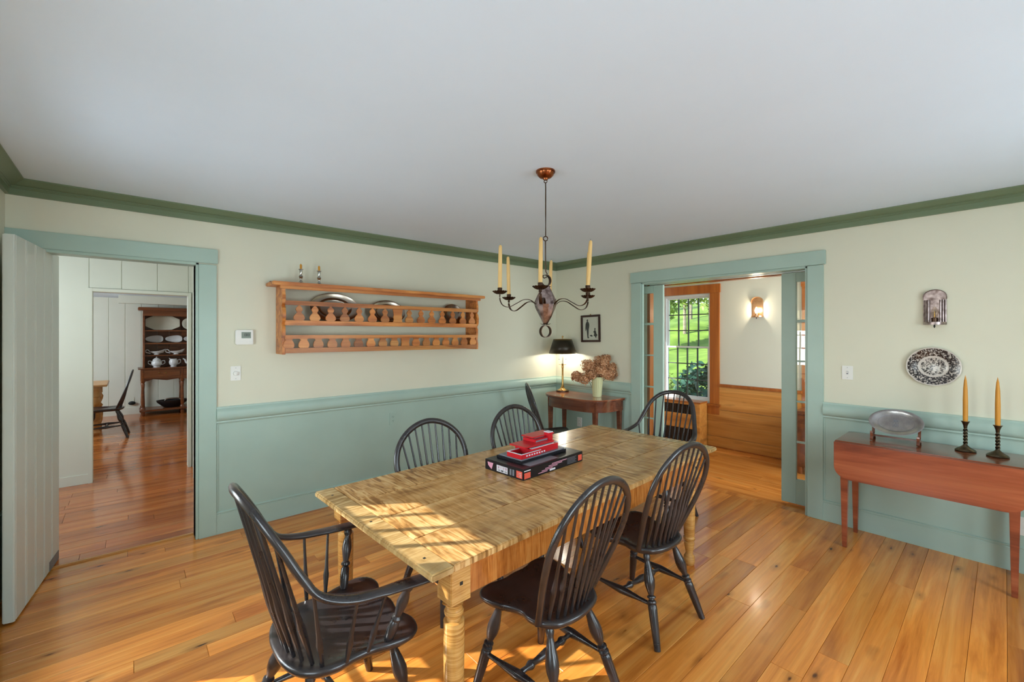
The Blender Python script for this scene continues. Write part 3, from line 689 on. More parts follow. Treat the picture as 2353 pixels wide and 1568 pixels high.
def arm_chair(name, label, loc, rz, group):
    o = thing(name, label, 'chair', loc, rz, group)
    half = [(0, .215), (.08, .205), (.16, .226), (.225, .212), (.255, .165), (.245, .09), (.228, .03), (.224, -.03), (.228, -.08), (.212, -.145), (.16, -.2), (.08, -.225), (0, -.23)]
    seat_mesh(half, ZS, .045, .02).build('seat', 'black_lacquer', o, smooth=True, angle=60)
    one = [(.305, .225, .662), (.302, .13, .668), (.300, .03, .675), (.294, -.07, .688), (.272, -.155, .722), (.246, -.205, .79), (.222, -.245, .865), (.19, -.285, .935), (.135, -.318, .99), (.07, -.338, 1.018), (0, -.345, 1.026)]
    pts = one+[(-x, y, z) for x, y, z in reversed(one[:-1])]
    P = spline(pts, 5); n = len(P); rad = []
    for i, p in enumerate(P):
        d = min(i, n-1-i)/5.0
        rad.append((.034-.004*abs(d-.7), .0115) if d < 2 else (.026-.003*(d-2), .0125) if d < 4.5 else (.0182, .0135))
    # frame up vector: near vertical on the arms, turning backwards on the bow
    g = G(); vs = []; fs = []; seg = 10
    for i, p in enumerate(P):
        d = (P[min(i+1, n-1)]-P[max(i-1, 0)]).normalized()
        tt = min(1, max(0, (p.z-.69)/.12)); upv = Vector((0, 0, 1)).lerp(Vector((0, 1, .35)), tt)
        s_ = d.cross(upv).normalized(); uu = s_.cross(d); rx, ry = rad[i]
        for kk in range(seg):
            qn = 2*PI*(kk+.5)/seg; vs.append(p+s_*(math.cos(qn)*rx)+uu*(math.sin(qn)*ry))
    for i in range(n-1):
        for kk in range(seg): k2 = (kk+1) % seg; fs.append((i*seg+kk, i*seg+k2, (i+1)*seg+k2, (i+1)*seg+kk))
    fs += [tuple(range(seg-1, -1, -1)), tuple((n-1)*seg+kk for kk in range(seg))]
    bowo = g.add(vs, fs).build('arm_bow', 'black_lacquer', o, smooth=True, angle=70)
    for s in (-1, 1):
        G().lathe([(.0, -.034), (.012, -.032), (.013, 0), (.012, .032), (0, .034)], (s*.305, .236, .655), (s*.305+1, .236, .655), 12).build('knuckle', 'black_lacquer', o, smooth=True)
        G().lathe([(.012, 0), (.017, .05), (.019, .2), (.017, .33), (.012, .36), (.019, .385), (.019, .42), (.012, .45), (.017, .56), (.021, .66), (.018, .76), (.012, .86), (.016, .90), (.018, .94), (.013, 1.0)], (s*.215, .095, ZS-.01), (s*.292, .145, .662), 12, True).build('arm_post', 'black_lacquer', o, smooth=True)
        spindle(o, (s*.222, .02, ZS-.006), (s*.296, .055, .668)); spindle(o, (s*.222, -.055, ZS-.006), (s*.292, -.045, .678))
    bowpts = P
    for i in range(9):
        f = (i-4)/4.0; a = Vector((f*.155, -.195+.05*f*f, ZS-.006)); x = f*.205
        b = min((p for p in bowpts if p.z > .80), key=lambda p: abs(p.x-x)).copy(); b.z -= .004
        spindle(o, a, b)
    for s in (-1, 1): spindle(o, (s*.192, -.125, ZS-.006), (s*.262, -.175, .745))
    tops = [(-.155, .13, ZS-.035), (.155, .13, ZS-.035), (-.14, -.14, ZS-.035), (.14, -.14, ZS-.035)]
    feet = [(-.245, .225, 0), (.245, .225, 0), (-.235, -.275, 0), (.235, -.275, 0)]
    understructure(o, tops, feet); return o
GR = 'black Windsor chairs of the dining room'
def at_spot(proto, label, x, y, deg):
    o = copy_tree(proto); o.location = (x, y, 0); o.rotation_euler = (0, 0, math.radians(deg)); o['label'] = label; return o
c0 = side_chair('windsor_chair', 'black bow-back Windsor chair nearest the camera on the open floor side of the table', (-3.0, -2.72, 0), math.radians(3), GR)
at_spot(c0, 'black bow-back Windsor chair on the open floor side, nearer the sliding doors', -2.19, -2.675, -4)
at_spot(c0, 'black bow-back Windsor chair between table and green wall, nearer the left doorway', -2.89, -1.86, 180)
at_spot(c0, 'black bow-back Windsor chair between table and green wall, nearer the corner', -2.10, -1.80, 181)
at_spot(c0, 'black bow-back Windsor chair turned sideways by the console table in the corner', -.73, -.64, -125)
a0 = arm_chair('windsor_armchair', 'black Windsor armchair with sun stripes on its seat at the near table end', (-3.74, -2.34, 0), math.radians(-90), GR)
at_spot(a0, 'black Windsor armchair at the far table end by the sliding doors', -1.0, -2.07, 91)

# ---- dining table
TZ = .745
tb = thing('dining_table', 'long tiger maple dining table with turned legs and sunlit end', 'table', (-2.422, -2.192, 0), math.radians(2.4))
TL, TW = 2.39, 1.065; hx, hy = TL/2, TW/2; bbw = .095
nb = 4
for i in range(nb):
    ws = TW/nb; G().box((-hx+bbw+.0008, -hy+i*ws+.0006, TZ-.026), (hx-bbw-.0008, -hy+(i+1)*ws-.0006, TZ)).build('top_board', 'maple_top', tb, bevel=.003)
for s in (-1, 1):
    G().box((s*hx, -hy-.004, TZ-.027), (s*(hx-bbw), hy+.004, TZ+.0005)).build('breadboard_end', 'maple_end', tb, bevel=.006)
    for py in (-.42, 0, .42): B('peg', (s*(hx-.045)-.005, py-.005, TZ-.002), (s*(hx-.045)+.005, py+.005, TZ+.0012), 'dark_slot', tb)
lx0, lx1, ly = -1.06, .885, .475
for s in (-1, 1):
    B('apron', (lx0+.04, s*(ly+.012), TZ-.145), (lx1-.04, s*(ly+.034), TZ-.027), 'maple_side', tb, .002)
    B('apron', ((lx0 if s < 0 else lx1)-s*.0-.011, -ly+.04, TZ-.145), ((lx0 if s < 0 else lx1)+.011, ly-.04, TZ-.027), 'maple_side', tb, .002)
LP = [(.026, 0), (.033, .008), (.037, .03), (.034, .055), (.022, .078), (.024, .09), (.033, .14), (.034, .152), (.026, .158), (.037, .17), (.038, .182), (.03, .192), (.031, .196), (.0345, .20), (.037, .32), (.039, .45), (.038, .50), (.0385, .512), (.028, .516), (.026, .525), (.034, .534), (.0365, .545), (.031, .556), (.030, .565), (.034, .575)]
for x in (lx0, lx1):
    for y in (-ly, ly):
        lg = G().lathe(LP, (x, y, 0), (x, y, 1), 20).build('leg', 'maple_leg', tb, smooth=True)
        G().prism([(x-.044, y-.044), (x+.044, y-.044), (x+.044, y+.044), (x-.044, y+.044)], .59, TZ-.027).lathe([(.034, .573), (.056, .59)], (x, y, 0), (x, y, 1), 4).build('leg_block', 'maple_leg', lg, bevel=.003)
        B('peg', (x-.006, y-.046, .655), (x+.006, y-.043, .667), 'dark_slot', lg)

# ---- boxed building set and the red brick model on it
bx_ = thing('toy_box', 'flat black printed building set box on the dining table', 'box', (-2.47, -2.122, TZ), math.radians(3.5))
bw_, bd_, bh_ = .545, .315, .062
B('carton', (-bw_/2, -bd_/2, .0005), (bw_/2, bd_/2, bh_), 'black_card', bx_, .002)
def decal(y0, x0, x1, z0, z1, m, face='front', nm='printed_patch'):
    if face == 'front': return B(nm, (x0, -bd_/2-.0012, z0), (x1, -bd_/2-.0002, z1), m, bx_)
    return B(nm, (-bw_/2-.0012, x0, z0), (-bw_/2-.0002, x1, z1), m, bx_)
# long side facing the camera: red badge, drawing, red badge
decal(0, -.265, -.215, .008, .040, 'orange_print'); decal(0, -.266, -.214, .048, .053, 'white_print'); decal(0, .225, .262, .010, .045, 'orange_print')
for i in range(5): decal(0, -.15+.03*i, -.07+.045*i, .012+.008*i, .016+.008*i, 'pink_print')
for i in range(5): decal(0, .115, .205-.01*(i % 2), .012+.008*i, .0145+.008*i, 'grey_brick')
decal(0, -.05, .0, .008, .018, 'white_print')
# short side facing the camera end: badge, lettering strokes, title block, triangle mark
decal(0, -.15, -.105, .010, .048, 'orange_print', 'end')
for i in range(3): decal(0, -.143, -.112, .017+.009*i, .021+.009*i, 'white_print', 'end')
decal(0, -.035, .055, .010, .046, 'white_print', 'end')
for i in range(4): decal(0, -.03+.021*i, -.016+.021*i, .027, .042, 'pink_print', 'end'); 
for i in range(3): decal(0, -.029+.027*i, -.008+.027*i, .013, .023, 'black_card', 'end')
for i in range(2): decal(0, -.088+.022*i, -.074+.022*i, .012, .046, 'grey_brick', 'end')
G().prism([(.085, .048), (.135, .048), (.128, .028), (.098, .010)], -bw_/2-.0012, -bw_/2-.0002, 'YZ').build('printed_patch', 'pink_print', bx_)
B('top_print', (-.2, -.14, bh_), (.05, -.08, bh_+.0008), 'grey_brick', bx_)
mo = thing('brick_house_model', 'red toy brick house model standing on the black box', 'toy', (-2.475, -2.10, TZ+bh_+.0004), math.radians(3.5))
B('plinth', (-.205, -.105, 0), (.205, .105, .014), 'black_card', mo, .002); B('paving', (-.195, -.095, .014), (.195, .095, .020), 'grey_brick', mo, .001)
def rb(nm, a, b, m='red_brick', bv=.001): return B(nm, a, b, m, mo, bv)
rb('terrace_wall', (-.19, -.09, .02), (-.184, .03, .046)); rb('terrace_wall', (-.184, -.09, .02), (-.02, -.084, .046)); rb('terrace_wall', (-.184, .024, .02), (-.08, .03, .046))
rb('coping', (-.192, -.092, .046), (-.182, .032, .049), 'white_print'); rb('coping', (-.182, -.092, .046), (-.02, -.083, .049), 'white_print'); rb('coping', (-.182, .022, .046), (-.08, .032, .049), 'white_print')
rb('main_block', (-.09, -.075, .02), (.16, .06, .056)); rb('balcony', (-.10, -.088, .052), (.10, -.07, .064)); rb('coping', (-.101, -.090, .064), (.101, -.068, .067), 'white_print')
for i in range(8): rb('window_slot', (-.15+.022*i, -.0912, .030), (-.138+.022*i, -.0898, .038), 'white_print', 0)
rb('lower_roof', (-.15, -.085, .074), (.11, .05, .082)); rb('upper_storey', (-.02, -.05, .056), (.13, .06, .098)); rb('window_band', (-.022, -.052, .084), (.09, -.049, .093), 'grey_brick', 0)
rb('lower_roof', (.02, .0, .068), (.20, .09, .075)); rb('chimney', (.085, -.062, .02), (.122, -.022, .126)); rb('chimney_cap', (.083, -.064, .126), (.124, -.020, .131), 'white_print')
rb('upper_roof', (-.03, -.035, .106), (.17, .065, .113)); rb('penthouse', (.0, -.02, .098), (.12, .05, .106), 'grey_brick'); rb('annex', (.12, -.05, .02), (.19, .05, .048)); rb('coping', (.118, -.052, .048), (.192, .052, .051), 'white_print')

# ---- cherry drop-leaf table
DZ = .775
dt = thing('drop_leaf_table', 'narrow cherry drop-leaf table against the green wainscot', 'table', (-.235, -3.668, 0))
B('top', (-.235, -.458, DZ-.022), (.19, .458, DZ), 'cherry_top', dt, .004)
def leafpoly(hw, z0, z1, r):
    pts = [(-hw, z1), (-hw, z0+r)]
    for i in range(9): a = PI+PI/2*i/8; pts.append((-hw+r+r*math.cos(a), z0+r+r*math.sin(a)))
    for i in range(9): a = 1.5*PI+PI/2*i/8; pts.append((hw-r+r*math.cos(a), z0+r+r*math.sin(a)))
    pts += [(hw, z1)]; return pts
G().prism(leafpoly(.458, .505, DZ-.006, .09), -.262, -.242, 'YZ').build('leaf', 'cherry', dt, bevel=.003)
G().prism(leafpoly(.44, .52, DZ-.024, .085), .19, .204, 'YZ').build('leaf', 'cherry', dt, bevel=.003)
B('apron', (-.20, -.39, DZ-.13), (-.18, .39, DZ-.022), 'cherry', dt); B('apron', (.13, -.39, DZ-.13), (.15, .39, DZ-.022), 'cherry', dt)
for y in (-.40, .40): B('apron', (-.2, y-.012, DZ-.13), (.15, y+.012, DZ-.022), 'cherry', dt)
for x in (-.20, .15):
    for y in (-.405, .405):
        vs = []
        for z, h_, ox in ((0, .013, 0), (.62, .024, 0), (DZ-.022, .024, 0)):
            for sx, sy in ((-1, -1), (1, -1), (1, 1), (-1, 1)): vs.append((x+sx*h_, y+sy*h_, z))
        fs = [(3, 2, 1, 0), (8, 9, 10, 11)]+[(i*4+j, i*4+(j+1) % 4, i*4+4+(j+1) % 4, i*4+4+j) for i in range(2) for j in range(4)]
        G().add(vs, fs).build('leg', 'cherry', dt, bevel=.002)

# ---- console table in the corner (bowed card table)
CZ = .812
ct = thing('console_table', 'mahogany bow-front console table in the corner', 'table', (-.045, -.645, 0))
def dshape(w, d, bulge, n=24, r=.16):
    pts = [(0, -w), (0, w)]
    for i in range(n+1):
        t_ = i/n; a = PI/2-PI*t_   # superellipse half
        ca, sa = math.cos(a), math.sin(a)
        pts.append((-(abs(ca)**.52)*d, math.copysign(abs(sa)**.62, sa)*w))
    out = []
    for p in pts:
        if not out or (abs(out[-1][0]-p[0])+abs(out[-1][1]-p[1])) > 1e-4: out.append(p)
    return out
G().prism(dshape(.485, .50, 0), CZ-.013, CZ).build('top', 'mahogany_top', ct, bevel=.004)
G().prism(dshape(.482, .497, 0), CZ-.028, CZ-.0145).build('folded_leaf', 'mahogany', ct, bevel=.004)
G().prism(dshape(.455, .465, 0), CZ-.145, CZ-.028).build('apron', 'mahogany', ct, smooth=True)
for x, y in ((-.375, -.345), (-.375, .345), (-.03, -.425), (-.03, .425)):
    vs = []
    for z, h_ in ((0, .013), (CZ-.16, .024), (CZ-.04, .026)):
        for sx, sy in ((-1, -1), (1, -1), (1, 1), (-1, 1)): vs.append((x+sx*h_, y+sy*h_, z))
    G().add(vs, [(3, 2, 1, 0), (8, 9, 10, 11)]+[(i*4+j, i*4+(j+1) % 4, i*4+4+(j+1) % 4, i*4+4+j) for i in range(2) for j in range(4)]).build('leg', 'mahogany', ct, bevel=.002)

# ================================================================== PLATE RACK AND WHAT STANDS ON IT
RX0, RX1, RD = -3.43, -1.47, .20
rk = thing('plate_rack', 'old pine wall plate rack with cut-out galleries above the wainscot', 'shelf', (0, 0, 0))
B('top_shelf', (RX0-.075, -.235, 1.942), (RX1+.075, -.002, 1.972), 'pine_rack', rk, .005)
B('cornice', (RX0-.02, -.225, 1.915), (RX1+.02, -.205, 1.942), 'pine_rack', rk, .004)
for x, s in ((RX0, 1), (RX1, -1)):
    side = [(-.002, 1.385), (-.205, 1.385), (-.208, 1.44), (-.196, 1.49), (-.205, 1.545), (-.205, 1.60), (-.19, 1.625), (-.214, 1.66), (-.22, 1.72), (-.206, 1.765), (-.19, 1.78), (-.21, 1.80), (-.21, 1.86), (-.198, 1.90), (-.21, 1.942), (-.002, 1.942)]
    G().prism(side, x-.0, x+s*.026, 'YZ').build('side_panel', 'pine_rack', rk, bevel=.003)
xi0, xi1 = RX0+.028, RX1-.028
for z in (1.395, 1.625): B('shelf', (xi0, -.19, z), (xi1, -.004, z+.02), 'pine_rack', rk, .002)
for z0, z1 in ((1.395, 1.436), (1.512, 1.542), (1.622, 1.662), (1.786, 1.822)):
    B('gallery_rail', (xi0-.01, -.212, z0), (xi1+.01, -.196, z1), 'pine_rack', rk, .004)
def onion(cx, z0, h, w):
    prof = [(0, .5), (.04, .8), (.12, 1.0), (.26, .98), (.40, .72), (.50, .44), (.56, .40), (.64, .55), (.74, .66), (.84, .5), (.95, .2), (1.0, .12)]
    r = [(cx+w*a, z0+h*t) for t, a in prof]; l = [(cx-w*a, z0+h*t) for t, a in reversed(prof)]
    return r+l
def bulb(cx, z0, h, w):
    prof = [(0, .7), (.15, .98), (.4, 1.0), (.62, .86), (.8, .6), (.9, .62), (1.0, .9)]
    return [(cx+w*a, z0+h*t) for t, a in prof]+[(cx-w*a, z0+h*t) for t, a in reversed(prof)]
nU = 15
for i in range(nU):
    x = lerp(xi0+.10, xi1-.055, i/(nU-1)); j = random.uniform(-.004, .004)
    if i == 7: G().prism([(x-.05, 1.66), (x+.05, 1.66), (x+.04, 1.69), (x+.046, 1.71), (x+.04, 1.73), (x+.046, 1.76), (x+.05, 1.788), (x-.05, 1.788), (x-.046, 1.76), (x-.04, 1.73), (x-.046, 1.71), (x-.04, 1.69)], -.210, -.196, 'XZ').build('baluster', 'pine_rack', rk, bevel=.002)
    else: G().prism(onion(x+j, 1.66, .128, .043), -.210, -.197, 'XZ').build('baluster', 'pine_rack', rk, bevel=.002)
nL = 17
for i in range(nL):
    x = lerp(xi0+.02, xi1-.045, i/(nL-1))
    if i == 9: G().prism([(x-.045, 1.434), (x+.045, 1.434), (x+.038, 1.47), (x+.045, 1.514), (x-.045, 1.514), (x-.038, 1.47)], -.210, -.196, 'XZ').build('baluster', 'pine_rack', rk, bevel=.002)
    else: G().prism(bulb(x, 1.434, .080, .042), -.210, -.197, 'XZ').build('baluster', 'pine_rack', rk, bevel=.002)
G().lathe([(.0, 0), (.012, .0), (.016, .008), (.012, .016), (0, .018)], (RX0-.04, -.03, 1.972), (RX0-.04, -.03, 2), 10).build('peg', 'dark_iron', rk, smooth=True)

def charger(name, label, x, r, wx, depth, mat='pewter', lean=.30):
    prof = [(0, .006), (r*.55, .006), (r*.62, .010), (r*.70, depth), (r*.97, depth+.008), (r, depth+.012), (r, depth+.008), (r*.97, depth+.003), (r*.70, depth-.006), (r*.62, .002), (r*.55, 0), (0, 0)]
    g = G().lathe(prof, (0, 0, 0), (0, 0, 1), 40)
    y0 = -.025; z0 = 1.646
    M = Matrix.Translation((x, y0-.09+.02, z0)) @ Matrix.Rotation(PI/2-lean, 4, 'X') @ Matrix.Translation((0, r, 0)) @ Matrix.Diagonal((wx/r, 1, 1, 1))
    o = g.build(name, mat, None, smooth=True, angle=35); o.matrix_world = M
    return tag(o, label, 'plate', 'pewter plates on the rack')
charger('pewter_charger', 'largest pewter charger leaning at the left of the plate rack', -2.97, .137, .215, .024)
charger('pewter_plate', 'middle pewter plate leaning in the plate rack', -2.47, .116, .178, .022)
charger('pewter_plate', 'smallest pewter plate leaning at the right end of the plate rack', -1.715, .116, .128, .020)
def small_stick(label, x, y):
    o = thing('candlestick', label, 'candlestick', (x, y, 1.9722), 0, 'short candles on the plate rack')
    G().lathe([(.030, 0), (.030, .004), (.022, .010), (.010, .022), (.007, .036), (.012, .046), (.017, .058), (.013, .068), (.007, .074), (.009, .080), (.011, .10), (.011, .113), (.020, .116), (.020, .119), (.010, .121)], (0, 0, 0), (0, 0, 1), 20).build('stand', 'silver', o, smooth=True)
    G().lathe([(.009, 0), (.009, .036), (.006, .041), (.0015, .043), (.001, .05)], (0, 0, .119), (0, 0, 1), 12).build('candle', 'honey_wax', o, smooth=True)
small_stick('left of two small silver candlesticks with a candle stub on the plate rack', -3.275, -.15)
small_stick('right of two small silver candlesticks with a candle stub on the plate rack', -3.13, -.15)

# ================================================================== CHANDELIER
CX, CY = -2.53, -2.268
ch = thing('chandelier', 'wrought tin chandelier with six candle arms hanging over the dining table', 'chandelier', (CX, CY, 0))
cp = G(); vs = []
prof = [(0, 2.448), (.012, 2.448), (.016, 2.456), (.034, 2.462), (.046, 2.474), (.052, 2.488), (.056, 2.490), (.056, 2.5), (0, 2.5)]
G().lathe(prof, (0, 0, 0), (0, 0, 1), 24).build('ceiling_canopy', 'copper', ch, smooth=True)
def ringpath(c, r, ax, n=20): return [(c[0]+r*math.cos(2*PI*i/n)*ax[0], c[1]+r*math.cos(2*PI*i/n)*ax[1], c[2]+r*math.sin(2*PI*i/n)) for i in range(n)]
LAT = (math.sin(YAW), -math.cos(YAW)); FWD = (math.cos(YAW), math.sin(YAW))
rod = G()
rod.tube(ringpath((0, 0, 2.440), .009, LAT, 12), .0025, 6, closed=True)
rod.tube([(0, 0, 2.434), (.001, 0, 2.40), (.002, .001, 2.25), (.001, 0, 2.12)], .0035, 8)
rod.tube(ringpath((0, 0, 2.106), .013, LAT, 12), .003, 6, closed=True)
rod.tube([(0, 0, 2.092), (.001, .001, 2.0), (.002, 0, 1.915), (.008, -.006, 1.90), (.006, -.004, 1.882), (-.006, .006, 1.876), (-.014, .012, 1.888), (-.016, .014, 1.90)], .0032, 8)
rod.build('hanging_rod', 'dark_iron', ch, smooth=True)
def band_ring(c, r, w, n=26):
    g = G(); vs = []; fs = []; ra = math.radians(28)
    LAT_ = (LAT[0]*math.cos(ra)-LAT[1]*math.sin(ra), LAT[0]*math.sin(ra)+LAT[1]*math.cos(ra)); FWD_ = (-LAT_[1], LAT_[0])
    for i in range(n):
        a = 2*PI*i/n; ww = w
        for dr, s in ((0, -1), (0, 1), (-.003, 1), (-.003, -1)):
            q = (r+dr); vs.append((c[0]+q*math.cos(a)*LAT_[0]+s*ww*FWD_[0], c[1]+q*math.cos(a)*LAT_[1]+s*ww*FWD_[1], c[2]+q*math.sin(a)))
    for i in range(n):
        j = (i+1) % n
        for kk in range(4): fs.append((i*4+kk, i*4+(kk+1) % 4, j*4+(kk+1) % 4, j*4+kk))
    return g.add(vs, fs)
band_ring((0, 0, 1.862), .034, .012).build('top_ring', 'dark_iron', ch, smooth=True)
band_ring((0, 0, 1.566), .036, .012).build('bottom_ring', 'dark_iron', ch, smooth=True)
seg = 12; prof = [(.0, 1.835), (.02, 1.834), (.032, 1.826), (.026, 1.822), (.034, 1.805), (.05, 1.775), (.064, 1.74), (.066, 1.722), (.056, 1.695), (.038, 1.655), (.02, 1.622), (.012, 1.612), (.0, 1.611)]
g = G()
g.lathe(prof, (0, 0, 0), (0, 0, 1), seg)
g.v = [tuple(Vector(p)+Vector((random.uniform(-.002, .002), random.uniform(-.002, .002), 0))) for p in g.v]
bd = g.build('body', 'rusted_tin', ch, smooth=True, angle=18)
for i in range(4):
    a = 2*PI*i/4+.4; G().tube([(.004*math.cos(a), .004*math.sin(a), 1.612), (.02*math.cos(a), .02*math.sin(a), 1.606), (.032*math.cos(a), .032*math.sin(a), 1.612)], [(.004, .002), (.008, .002), (.001, .001)], 6).build('finial_leaf', 'dark_iron', ch, smooth=True)
for i in range(6):
    ph = math.radians(-10+60*i); dx = (math.sin(ph)*LAT[0]-math.cos(ph)*FWD[0], math.sin(ph)*LAT[1]-math.cos(ph)*FWD[1])
    tilt = .012*math.cos(ph)
    def pt(r, z): return (dx[0]*r, dx[1]*r, z+tilt*r/.28)
    path = spline([pt(.045, 1.705), pt(.09, 1.742), pt(.135, 1.745), pt(.18, 1.722), pt(.225, 1.700), pt(.262, 1.708), pt(.279, 1.738), pt(.280, 1.772)], 4)
    arm = G().tube(path, [(.009, .0022)]*len(path), 8, up=(0, 0, 1)).build('arm', 'dark_iron', ch, smooth=True)
    # crimped drip pan
    pan = G(); n = 32; vs = [pt(.28, 1.772)]
    for rr, zz in ((.018, 1.772), (.030, 1.777), (.041, 1.786)):
        for q in range(n):
            a = 2*PI*q/n; cr = .003*(q % 2)*(rr/.041); vs.append((dx[0]*.28+(rr)*math.cos(a), dx[1]*.28+rr*math.sin(a), zz+tilt+cr))
    fs = [(0, 1+q, 1+(q+1) % n) for q in range(n)]+[(1+i2*n+q, 1+(i2+1)*n+q, 1+(i2+1)*n+(q+1) % n, 1+i2*n+(q+1) % n) for i2 in range(2) for q in range(n)]
    po = pan.add(vs, fs).build('drip_pan', 'dark_iron', ch); md = po.modifiers.new('sol', 'SOLIDIFY'); md.thickness = .0015
    G().lathe([(.013, 0), (.0135, .03), (.0125, .032), (.0115, .03)], pt(.28, 1.774), pt(.28, 2.774), 14).build('candle_socket', 'dark_iron', ch, smooth=True)
    a = Vector(pt(.28, 1.790)); ln = (.255, .26, .262, .25, .25, .258)[i]; tiltv = Vector((random.uniform(-.05, .05), random.uniform(-.05, .05), 1)).normalized()
    cd_ = G().lathe([(.0112, 0), (.0112, ln*.6), (.010, ln*.9), (.0085, ln-.006), (.004, ln)], a, a+tiltv, 14).build('candle', 'candle_wax', ch, smooth=True)
    e_ = a+tiltv*(ln-.001); G().lathe([(.001, 0), (.0008, .008)], e_, e_+tiltv, 6).build('wick', 'dark_slot', cd_)

# ================================================================== ON THE CONSOLE TABLE
lp = thing('table_lamp', 'brass candlestick lamp with black tole shade on the console table', 'lamp', (-.17, -.275, CZ))
G().lathe([(.082, 0), (.082, .014), (.074, .018)], (0, 0, 0), (0, 0, 1), 32).build('foot', 'dark_iron', lp, smooth=True)
G().lathe([(.074, .016), (.074, .021), (.05, .028), (.028, .044), (.018, .07), (.013, .11), (.011, .25), (.0125, .30), (.016, .315), (.012, .33), (.017, .345), (.010, .36)], (0, 0, 0), (0, 0, 1), 24).build('column', 'brass', lp, smooth=True)
G().lathe([(.011, .36), (.011, .47), (.004, .475)], (0, 0, 0), (0, 0, 1), 16).build('candle_sleeve', 'ivory_ceramic', lp, smooth=True)
G().lathe([(.004, .47), (.003, .69), (.010, .695), (.012, .705), (.008, .715), (0, .718)], (0, 0, 0), (0, 0, 1), 12).build('finial', 'brass', lp, smooth=True)
for s in (-1, 1):
    G().tube([(0, 0, .345), (s*.03*LAT[0], s*.03*LAT[1], .343), (s*.048*LAT[0], s*.048*LAT[1], .35)], .003, 6).build('arm', 'brass', lp, smooth=True)
    G().tube([(s*.045*LAT[0], s*.045*LAT[1], .42), (s*.045*LAT[0], s*.045*LAT[1], .49)], .0012, 5).sphere((s*.045*LAT[0], s*.045*LAT[1], .415), .006, 8, 6).build('pull_chain', 'dark_slot', lp, smooth=True)
sh = G(); n = 40; vs = []
for r, z in ((.178, .490), (.118, .675)):
    for q in range(n): a = 2*PI*q/n; vs.append((r*math.cos(a), r*math.sin(a), z))
so_ = sh.add(vs, [(q, (q+1) % n, n+(q+1) % n, n+q) for q in range(n)]).build('lamp_shade', 'lamp_shade_tole', lp, smooth=True); md = so_.modifiers.new('sol', 'SOLIDIFY'); md.thickness = .002
G().sphere((0, 0, .55), (.018, .018, .03), 12, 8).build('bulb', 'lit_bulb', lp, smooth=True)
G().lathe([(.116, .672), (.116, .675), (.006, .68), (.006, .677)], (0, 0, 0), (0, 0, 1), 40).build('shade_cap', 'brass', lp, smooth=True)
pl = bpy.data.lights.new('lamp_glow', 'POINT'); pl.energy = 11; pl.color = (1, .93, .8); pl.shadow_soft_size = .03
po = bpy.data.objects.new('lamp_glow', pl); COL.objects.link(po); po.parent = lp; po.location = (0, 0, .53)

vz = thing('vase', 'pale green ribbed vase holding dried hydrangeas on the console table', 'vase', (-.215, -.86, CZ))
g = G(); n = 48; vs = []; rings = [(.046, 0), (.050, .004), (.056, .08), (.064, .16), (.071, .225), (.073, .235), (.069, .235), (.064, .2), (.045, .02), (0.002, .012)]
for ri, (r, z) in enumerate(rings):
    for q in range(n):
        rr = r*(1-.035*(q % 3 == 0)) if 0 < ri < 5 else r
        a = 2*PI*q/n; vs.append((rr*math.cos(a), rr*math.sin(a), z))
fs = [(i*n+q, i*n+(q+1) % n, (i+1)*n+(q+1) % n, (i+1)*n+q) for i in range(len(rings)-1) for q in range(n)]+[tuple(range(n-1, -1, -1)), tuple((len(rings)-1)*n+q for q in range(n))]
g.add(vs, fs).build('body', 'vase_green', vz, smooth=True, angle=20)
LV = Vector((LAT[0], LAT[1], 0)); FV = Vector((FWD[0], FWD[1], 0)); VB = Vector((-.215, -.86, CZ))
heads = [(-.235, .235, .06, .062), (-.15, .215, .0, .068), (-.075, .27, -.03, .07), (-.10, .36, .02, .085), (-.02, .33, .07, .07), (.03, .31, -.06, .068), (.075, .39, .02, .08), (.115, .44, .06, .06), (.10, .28, -.03, .082), (.165, .26, .03, .075), (.175, .34, .02, .055), (.03, .42, .08, .055)]
rng = random.Random(9)
for i, (l, z, d, r) in enumerate(heads):
    c = LV*l+FV*d+Vector((0, 0, z))
    side_w = 'leftmost' if i == 0 else None
    spot = ['lowest at the far left', 'low at the left', 'low in front of the vase rim', 'large at the upper left', 'at the back centre', 'in front at the centre', 'large at the upper centre', 'topmost at the right', 'large and low at the right front', 'lowest at the far right', 'small at the right edge', 'small at the top centre'][i]
    h = thing('hydrangea_stem', 'dried brown hydrangea head '+spot+' of the vase bunch', 'flower', tuple(VB+Vector((0, 0, .03))), 0, 'dried hydrangeas in the vase')
    g = G()
    for q in range(150):
        dv = Vector((rng.gauss(0, 1), rng.gauss(0, 1), rng.gauss(0, 1))).normalized(); p = c+dv*r*rng.uniform(.72, 1.0)*(1+.18*mnoise.noise(dv*2.2+c*9))
        t1 = dv.orthogonal().normalized(); t1.rotate(Matrix.Rotation(rng.uniform(0, 6.28), 3, dv)); t2 = dv.cross(t1); s_ = rng.uniform(.012, .019)
        tip = dv*rng.uniform(.000, .012)
        g.add([p, p+t1*s_+t2*s_*.4+tip, p+t1*s_*.4+t2*s_+tip, p-t1*s_*.4+t2*s_+tip, p-t1*s_+t2*s_*.4+tip, p-t1*s_-t2*s_*.4+tip, p-t1*s_*.4-t2*s_+tip, p+t1*s_*.4-t2*s_+tip, p+t1*s_-t2*s_*.4+tip], [(0, 1, 2), (0, 3, 4), (0, 5, 6), (0, 7, 8)])
    g.sphere(tuple(c), r*.62, 10, 7)
    ob = g.build('flower_head', 'dried_petal', h); ob.location = (0, 0, -.03)
    cb = c+Vector((0, 0, -.03)); stm = LV*l*.1+FV*d*.1
    G().tube([tuple(stm), tuple(stm.lerp(cb, .3)+Vector((0, 0, .08))), tuple(cb)], .003, 5).build('stem', 'stem_brown', h, smooth=True)
